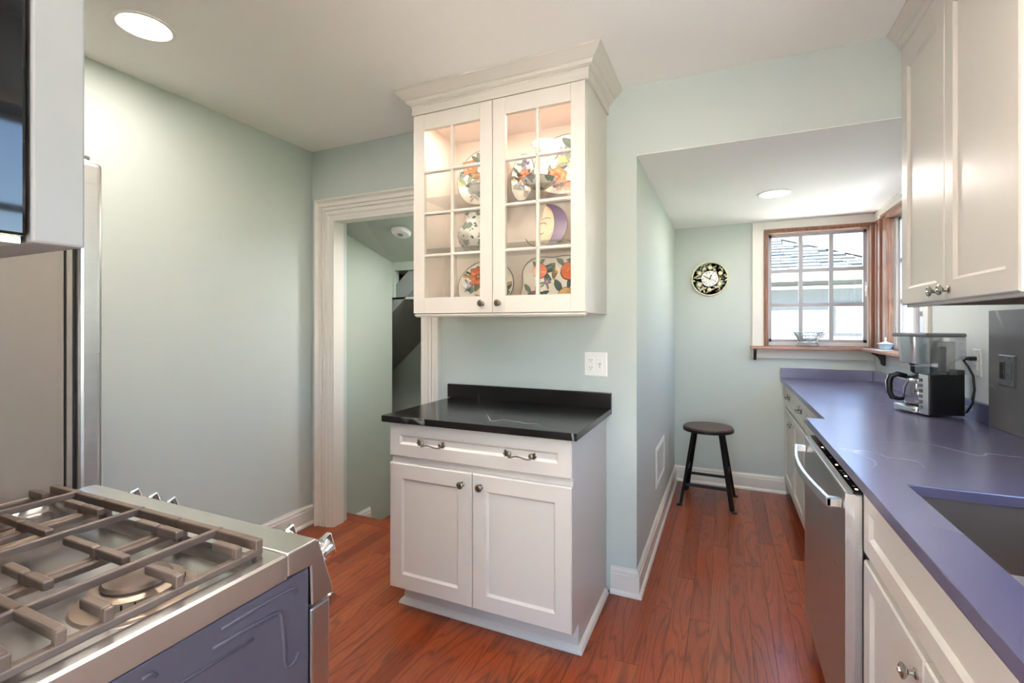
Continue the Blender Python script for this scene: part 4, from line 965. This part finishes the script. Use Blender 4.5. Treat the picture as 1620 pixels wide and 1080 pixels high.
# cooktop: rim and sunken deck
b = MB(); zt = .920
b.rings((GX0, GY0+.05, .876), (1,0,0), (0,1,0), (0,0,1), GX1-GX0, GF-GY0-.05, [(0,0),(0,zt-.876-.004),(.004,zt-.876),(.026,zt-.876),(.034,.034),(.040,.020)])
b.build('cooktop', M['steel_h'], rg, smooth=30)
MB().box(GX0, GX1, GY0-.01, GY0+.05, .876, .96).build('back_guard', M['steel_h'], rg, bevel=.006)
# control panel wedge
pr = [(.607,.920),(.672,.920),(.680,.916),(.716,.806),(.714,.799),(.663,.797),(.660,.874),(.607,.876)]
cp = MB().prism([(GX0, y, z) for y, z in pr], (GX1-GX0,0,0)).build('control_panel', M['steel_h'], rg, fix=True, bevel=.003)
kn_n = V((0, .110, .036)).normalized()
for kx in (-1.405, -1.325, -1.25, -.845, -.740):
    p = V((kx, .6965, .866))
    k1 = MB().lathe([(.026,0),(.026,.005),(.020,.009),(.019,.026),(.022,.034),(1e-5,.035)], p, kn_n, 22).build('knob', M['chrome'], cp, smooth=45)
    MB().obox(p+kn_n*.036, (0,-kn_n.z,kn_n.y), (1,0,0), kn_n, .024, .007, .012).build('grip', M['chrome'], k1, bevel=.003)
od = MB().box(GX0+.004, GX1-.001, .662, .708, .20, .792).build('oven_door', M['steel'], rg, bevel=.004)
MB().box(GX0+.08, GX1-.08, .707, .7095, .32, .66).build('oven_window', M['gloss'], od, bevel=.001)
b = MB().tube([(GX0+.04, .752, .755), (GX1-.04, .752, .755)], .012, 12)
for xx in (GX0+.07, GX1-.07): b.cyl((xx, .706, .755), (xx, .752, .755), .009)
b.build('handle', M['steel_s'], od, smooth=40)
MB().box(GX0+.004, GX1-.001, .655, .704, .03, .192).build('storage_drawer', M['steel'], rg, bevel=.004)
# burners
def burner(x_, y_, r_):
    t = MB().lathe([(r_*1.35,.896),(r_*1.3,.900),(r_,.904),(r_,.918),(r_*.86,.921),(r_*.4,.921),(1e-5,.921)], (x_,y_,0), (0,0,1), 32).build('burner', M['burner'], rg, smooth=40)
    MB().lathe([(r_*.74,.921),(r_*.76,.925),(r_*.70,.930),(1e-5,.931)], (x_,y_,0), (0,0,1), 32).build('burner_cap', M['iron'], t, smooth=40)
    b = MB()
    for i in range(24):
        a = 2*PI*i/24; b.obox((x_+math.cos(a)*r_*1.0, y_+math.sin(a)*r_*1.0, .912), (math.cos(a),math.sin(a),0), (-math.sin(a),math.cos(a),0), (0,0,1), .0012, .0012, .004)
    b.build('flame_ports', M['iron_d'], t)['kind'] = 'stuff'
for bx, by, br in ((-.852,.445,.062),(-.852,.14,.05),(-1.091,.29,.058),(-1.332,.445,.05),(-1.332,.14,.055)): burner(bx, by, br)
# three grates
def grate(x0, x1, y0, y1, cx):
    z0, z1 = .922, .946; h = .0068; b = MB()
    def rail(p, q, zt_, hh=.008, w_=h):
        p, q = V(p), V(q); d = (q-p).normalized(); s_ = V((-d.y, d.x, 0)); b.obox((p+q)/2+V((0,0,zt_-hh)), d, s_, (0,0,1), (q-p).length/2, w_, hh)
    for xx in (x0+h, x1-h): rail((xx, y0, 0), (xx, y1, 0), z1-.010, .006)
    for yy in (y0+h, y1-h): rail((x0, yy, 0), (x1, yy, 0), z1+.006, .009)
    rail((cx, y0, 0), (cx, y1, 0), z1+.008, .007, .0045)
    for yy in (y0+(y1-y0)*.25, y0+(y1-y0)*.5, y0+(y1-y0)*.75):
        rail((x0+h, yy, 0), (cx-.030 if abs(yy-(y0+y1)/2) > .03 else x1-h, yy, 0), z1+.008, .007)
        if abs(yy-(y0+y1)/2) > .03: rail((cx+.030, yy, 0), (x1-h, yy, 0), z1+.008, .007)
        for xx in (x0+h, x1-h): b.box(xx-h*.9, xx+h*.9, yy-h*.9, yy+h*.9, z1-.014, z1+.0072)
    for yy in (y0+.045, y1-.045, (y0+y1)/2-.05, (y0+y1)/2+.05):
        for s_, xe in ((1, x0+h), (-1, x1-h)):
            rail((xe, yy, 0), (xe+s_*.055, yy, 0), z1+.008, .007); b.box(xe-h*.9, xe+h*.9, yy-h*.9, yy+h*.9, z1-.014, z1+.0072)
    for xx in (x0+h, x1-h):
        for yy in (y0+h, y1-h): b.box(xx-h*.9, xx+h*.9, yy-h*.9, yy+h*.9, .899, z1+.0052)
    b.build('grate', M['iron'], rg, bevel=.0022)
gx = [GX0+.03, -1.222, -.964, GX1-.03]
for i in range(3): grate(gx[i]+.002, gx[i+1]-.002, GY0+.075, GF-.022, (gx[i]+gx[i+1])/2)

# ------------------------------------------------------------------ microwave
MX0, MX1, MF = GX0, GX1, .318
mw = thing('microwave', 'over-range microwave with glossy dark body and steel door edge', 'microwave', ((MX0+MX1)/2, .12, 1.42))
MB().box(MX0, MX1, YN+.003, .262, 1.425, 1.84).build('body', M['gloss'], mw, bevel=.004)
MB().box(MX0+.01, MX1-.01, YN+.01, .26, 1.418, 1.425).build('bottom_panel', M['steel_h'], mw)
md = MB().box(MX0, MX1, .266, MF-.003, 1.420, 1.84).build('door', plain('microwave_door_paint', srgb(160,158,160), .5), mw, bevel=.003)
MB().box(MX0+.06, MX1-.2, MF-.003, MF, 1.48, 1.78).build('door_glass', M['gloss'], md, bevel=.001)
b = MB().tube([(MX1-.16, MF+.035, 1.50), (MX1-.16, MF+.035, 1.78)], .010, 12)
for z in (1.52, 1.76): b.cyl((MX1-.16, MF-.003, z), (MX1-.16, MF+.035, z), .008)
b.build('handle', M['steel_s'], md, smooth=40)
# cabinet above the microwave
mc_ = thing('wall_cabinet', 'short white wall cabinet above the microwave', 'cabinet', ((MX0+MX1)/2, .1, 1.845))
MB().box(MX0, MX1, YN+.003, .26, 1.845, ZC-.003).build('body', M['cab'], mc_, bevel=.002)
xm2 = (MX0+MX1)/2
for a0_, a1_ in ((MX0+.002, xm2-.001), (xm2+.001, MX1-.002)): shaker('door', (a1_, .26, 1.855), (-1,0,0), (0,1,0), a1_-a0_, .56, mc_)

# ------------------------------------------------------------------ fridge
RX0, RX1 = -2.50, -1.60
fg = thing('refrigerator', 'tall stainless refrigerator with grey side panel at the far left', 'refrigerator', (-2.05, .35, 0))
MB().box(RX0, RX1, YN+.02, .664, .02, 1.765).build('cabinet', M['fridge_side'], fg, bevel=.004)
MB().box(RX0+.01, RX1-.008, .664, .690, .05, 1.755).build('gasket', M['gasket'], fg)
MB().box(RX0+.001, RX1-.0005, .669, .681, .05, 1.762).build('seal_frame', M['fridge_side'], fg)
for a0_, a1_ in ((RX0, -2.052), (-2.048, RX1)):
    d_ = MB().box(a0_, a1_, .690, .752, .64, 1.785).build('door', M['steel'], fg, bevel=.016, seg=4)
    hx = -2.09 if a0_ < -2.2 else -2.01
    b = MB().tube([(hx, .80, .80), (hx, .80, 1.60)], .011, 10)
    for z in (.83, 1.57): b.cyl((hx, .75, z), (hx, .80, z), .008)
    b.build('handle', M['steel_s'], d_, smooth=40)
d_ = MB().box(RX0, RX1, .690, .752, .06, .632).build('freezer_drawer', M['steel'], fg, bevel=.016, seg=4)
b = MB().tube([(RX0+.1, .80, .57), (RX1-.1, .80, .57)], .011, 10)
for xx in (RX0+.13, RX1-.13): b.cyl((xx, .75, .57), (xx, .80, .57), .008)
b.build('handle', M['steel_s'], d_, smooth=40)
MB().box(RX1-.12, RX1-.02, .60, .73, 1.765, 1.80).build('hinge_cover', M['dark_pl'], fg, bevel=.004)
# narrow filler between fridge and range
tag(MB().box(RX1+.02, GX0-.004, YN+.003, .60, .0, .90).build('filler_panel', M['cab'], None, bevel=.002), 'narrow white filler cabinet between the refrigerator and the range', 'panel')

# ------------------------------------------------------------------ outside: neighbour's garage, lawn, hedge
struct('ground', MB().box(-20, 40, 4.6, 60, -1.3, -1.0).box(6, 40, -20, 4.6, -1.3, -1.0), M['lawn'])
struct('ground_bounce', MB().box(-20, 6, 4.6, 8.8, -1.3, -.7).box(1.2, 6, -20, 4.6, -1.3, -.3).box(-20, 1.2, -20, -1.66, -1.3, -.2), M['bounce_pale'])  # unseen pale ground, added to bounce sunlight up to the ceilings
HY, HX0, HX1, EZ = 9.0, -6.0, 2.2, 2.12
gh = thing('neighbour_house', 'white-sided neighbouring house with grey hipped roof outside the window', 'house', (-1.5, 11, -1.0))
MB().box(HX0, HX1, HY, 14, -1.0, EZ).build('wall', M['siding'], gh)
z = .30
for i in range(4):
    z0_ = .45+i*.31-.31
    MB().prism([(HX0, HY, z0_), (HX0, HY-.028, z0_), (HX0, HY-.004, z0_+.305), (HX0, HY, z0_+.305)], (HX1-HX0, 0, 0)).build('siding_board', M['siding'], gh, fix=True)
MB().box(HX0-.3, HX1+.3, HY-.4, HY-.02, EZ-.06, EZ-.02).build('soffit', M['soffit_o'], gh)
MB().box(HX0, HX1, HY-.035, HY, 1.58, EZ-.06).build('frieze', M['soffit_o'], gh)
MB().box(HX0, HX1, HY-.05, HY-.035, 1.92, 1.97).build('frieze_moulding', M['siding'], gh)
MB().box(HX0-.3, HX1+.3, HY-.44, HY-.4, EZ-.10, EZ+.06).build('gutter', M['siding'], gh, bevel=.01)
w_ = MB().box(1.55, 2.02, HY-.05, HY-.001, 1.16, 1.70).build('window', M['soffit_o'], gh)
MB().box(1.60, 1.97, HY-.054, HY-.05, 1.21, 1.65).build('pane', M['grey_pl'], w_)
MB().box(1.36, 1.44, HY-.06, HY-.03, 1.13, 1.22).build('meter_box', M['soffit_o'], gh)
tanr = .5; ey = HY-.42; ex = HX1+.30; ez = EZ+.05
rdg_y = 12.2; rise = (rdg_y-ey)*tanr
rb = MB(); rb.add([(HX0-.3, ey, ez), (ex, ey, ez), (ex-(rdg_y-ey), rdg_y, ez+rise), (HX0-.3, rdg_y, ez+rise), (ex, 2*rdg_y-ey, ez), (HX0-.3, 2*rdg_y-ey, ez)], [(0,1,2,3),(1,4,2),(3,2,4,5)])
roof = rb.build('roof', M['shingle'], gh)
# individual shingles over the part of the roof in view
sh_me = {}
L = math.hypot(1, tanr); course = .15; nC = int((rdg_y-ey)*L/course); up = V((0, 1/L, tanr/L)); nn = V((0, -tanr/L, 1/L))
cnt = 0
for r_ in range(nC):
    d = r_*course; y_ = ey+d/L; xe = ex-(y_-ey)
    xx = .15+random.random()*.3
    rest = MB()
    while xx < xe-.05:
        wv = random.choice((.34, .42, .5)); w2 = min(wv, xe-xx)
        key = wv
        if abs(w2-wv) < 1e-6 and cnt < 290:
            if key not in sh_me:
                m_ = bpy.data.meshes.new('shingle'); q = MB().obox((0,0,0), (1,0,0), (up-nn*.14).normalized(), (nn+up*.14).normalized(), wv/2-.006, .095, .016)
                m_.from_pydata([tuple(p) for p in q.v], [], q.f); m_.materials.append(M['shingle']); sh_me[key] = m_
            o = bpy.data.objects.new('shingle', sh_me[key]); C.objects.link(o); o.parent = roof
            o.location = V((xx+wv/2, ey, ez))+up*(d+.07)+nn*(.012+random.random()*.012)-WL[roof]; cnt += 1
        xx += wv
hip0, hip1 = V((ex, ey, ez)), V((ex-(rdg_y-ey), rdg_y, ez+rise)); dh = (hip1-hip0).normalized()
MB().obox((hip0+hip1)/2+V((0,0,.02)), dh, V((0,0,1)).cross(dh).normalized(), dh.cross(V((0,0,1)).cross(dh)).normalized(), (hip1-hip0).length/2, .09, .015).build('hip_cap', M['shingle'], gh)
# hedge seen through the side window
def hedge(cx, cy, cz, sx, sy, sz, label):
    t = thing('hedge', label, 'hedge', (cx, cy, -1.0)); rnd = random.Random(int(cx*10)); vs = []; fs = []
    for i in range(2600):
        a, e = rnd.random()*2*PI, math.acos(2*rnd.random()-1); u = .75+.3*rnd.random()
        p = V((cx+sx*u*math.sin(e)*math.cos(a), cy+sy*u*math.sin(e)*math.sin(a), max(-.98, cz+sz*u*math.cos(e))))
        d = V((rnd.random()-.5, rnd.random()-.5, rnd.random()-.5)).normalized()*.09; q = d.orthogonal().normalized()*.05; k = len(vs)
        vs += [p-d, p+q, p+d, p-q]; fs.append((k, k+1, k+2, k+3))
    o = MB().add(vs, fs).build('foliage', M['leaf'], t); o['kind'] = 'stuff'
    MB().sphere((cx, cy, cz), 1, 14, sx*.8, sy*.8, sz*.8).build('inner_mass', M['leaf'], t, smooth=True)
    MB().cyl((cx, cy, -1.0), (cx, cy, cz), .08, .05, 8).build('stem', M['wood_dk'], t)
hedge(6.5, 10.5, .4, 1.8, 1.6, 1.5, 'rounded green hedge outside beyond the side window')
hedge(10.5, 6.6, .6, 1.6, 2.0, 1.7, 'wide green hedge outside to the right of the garden')
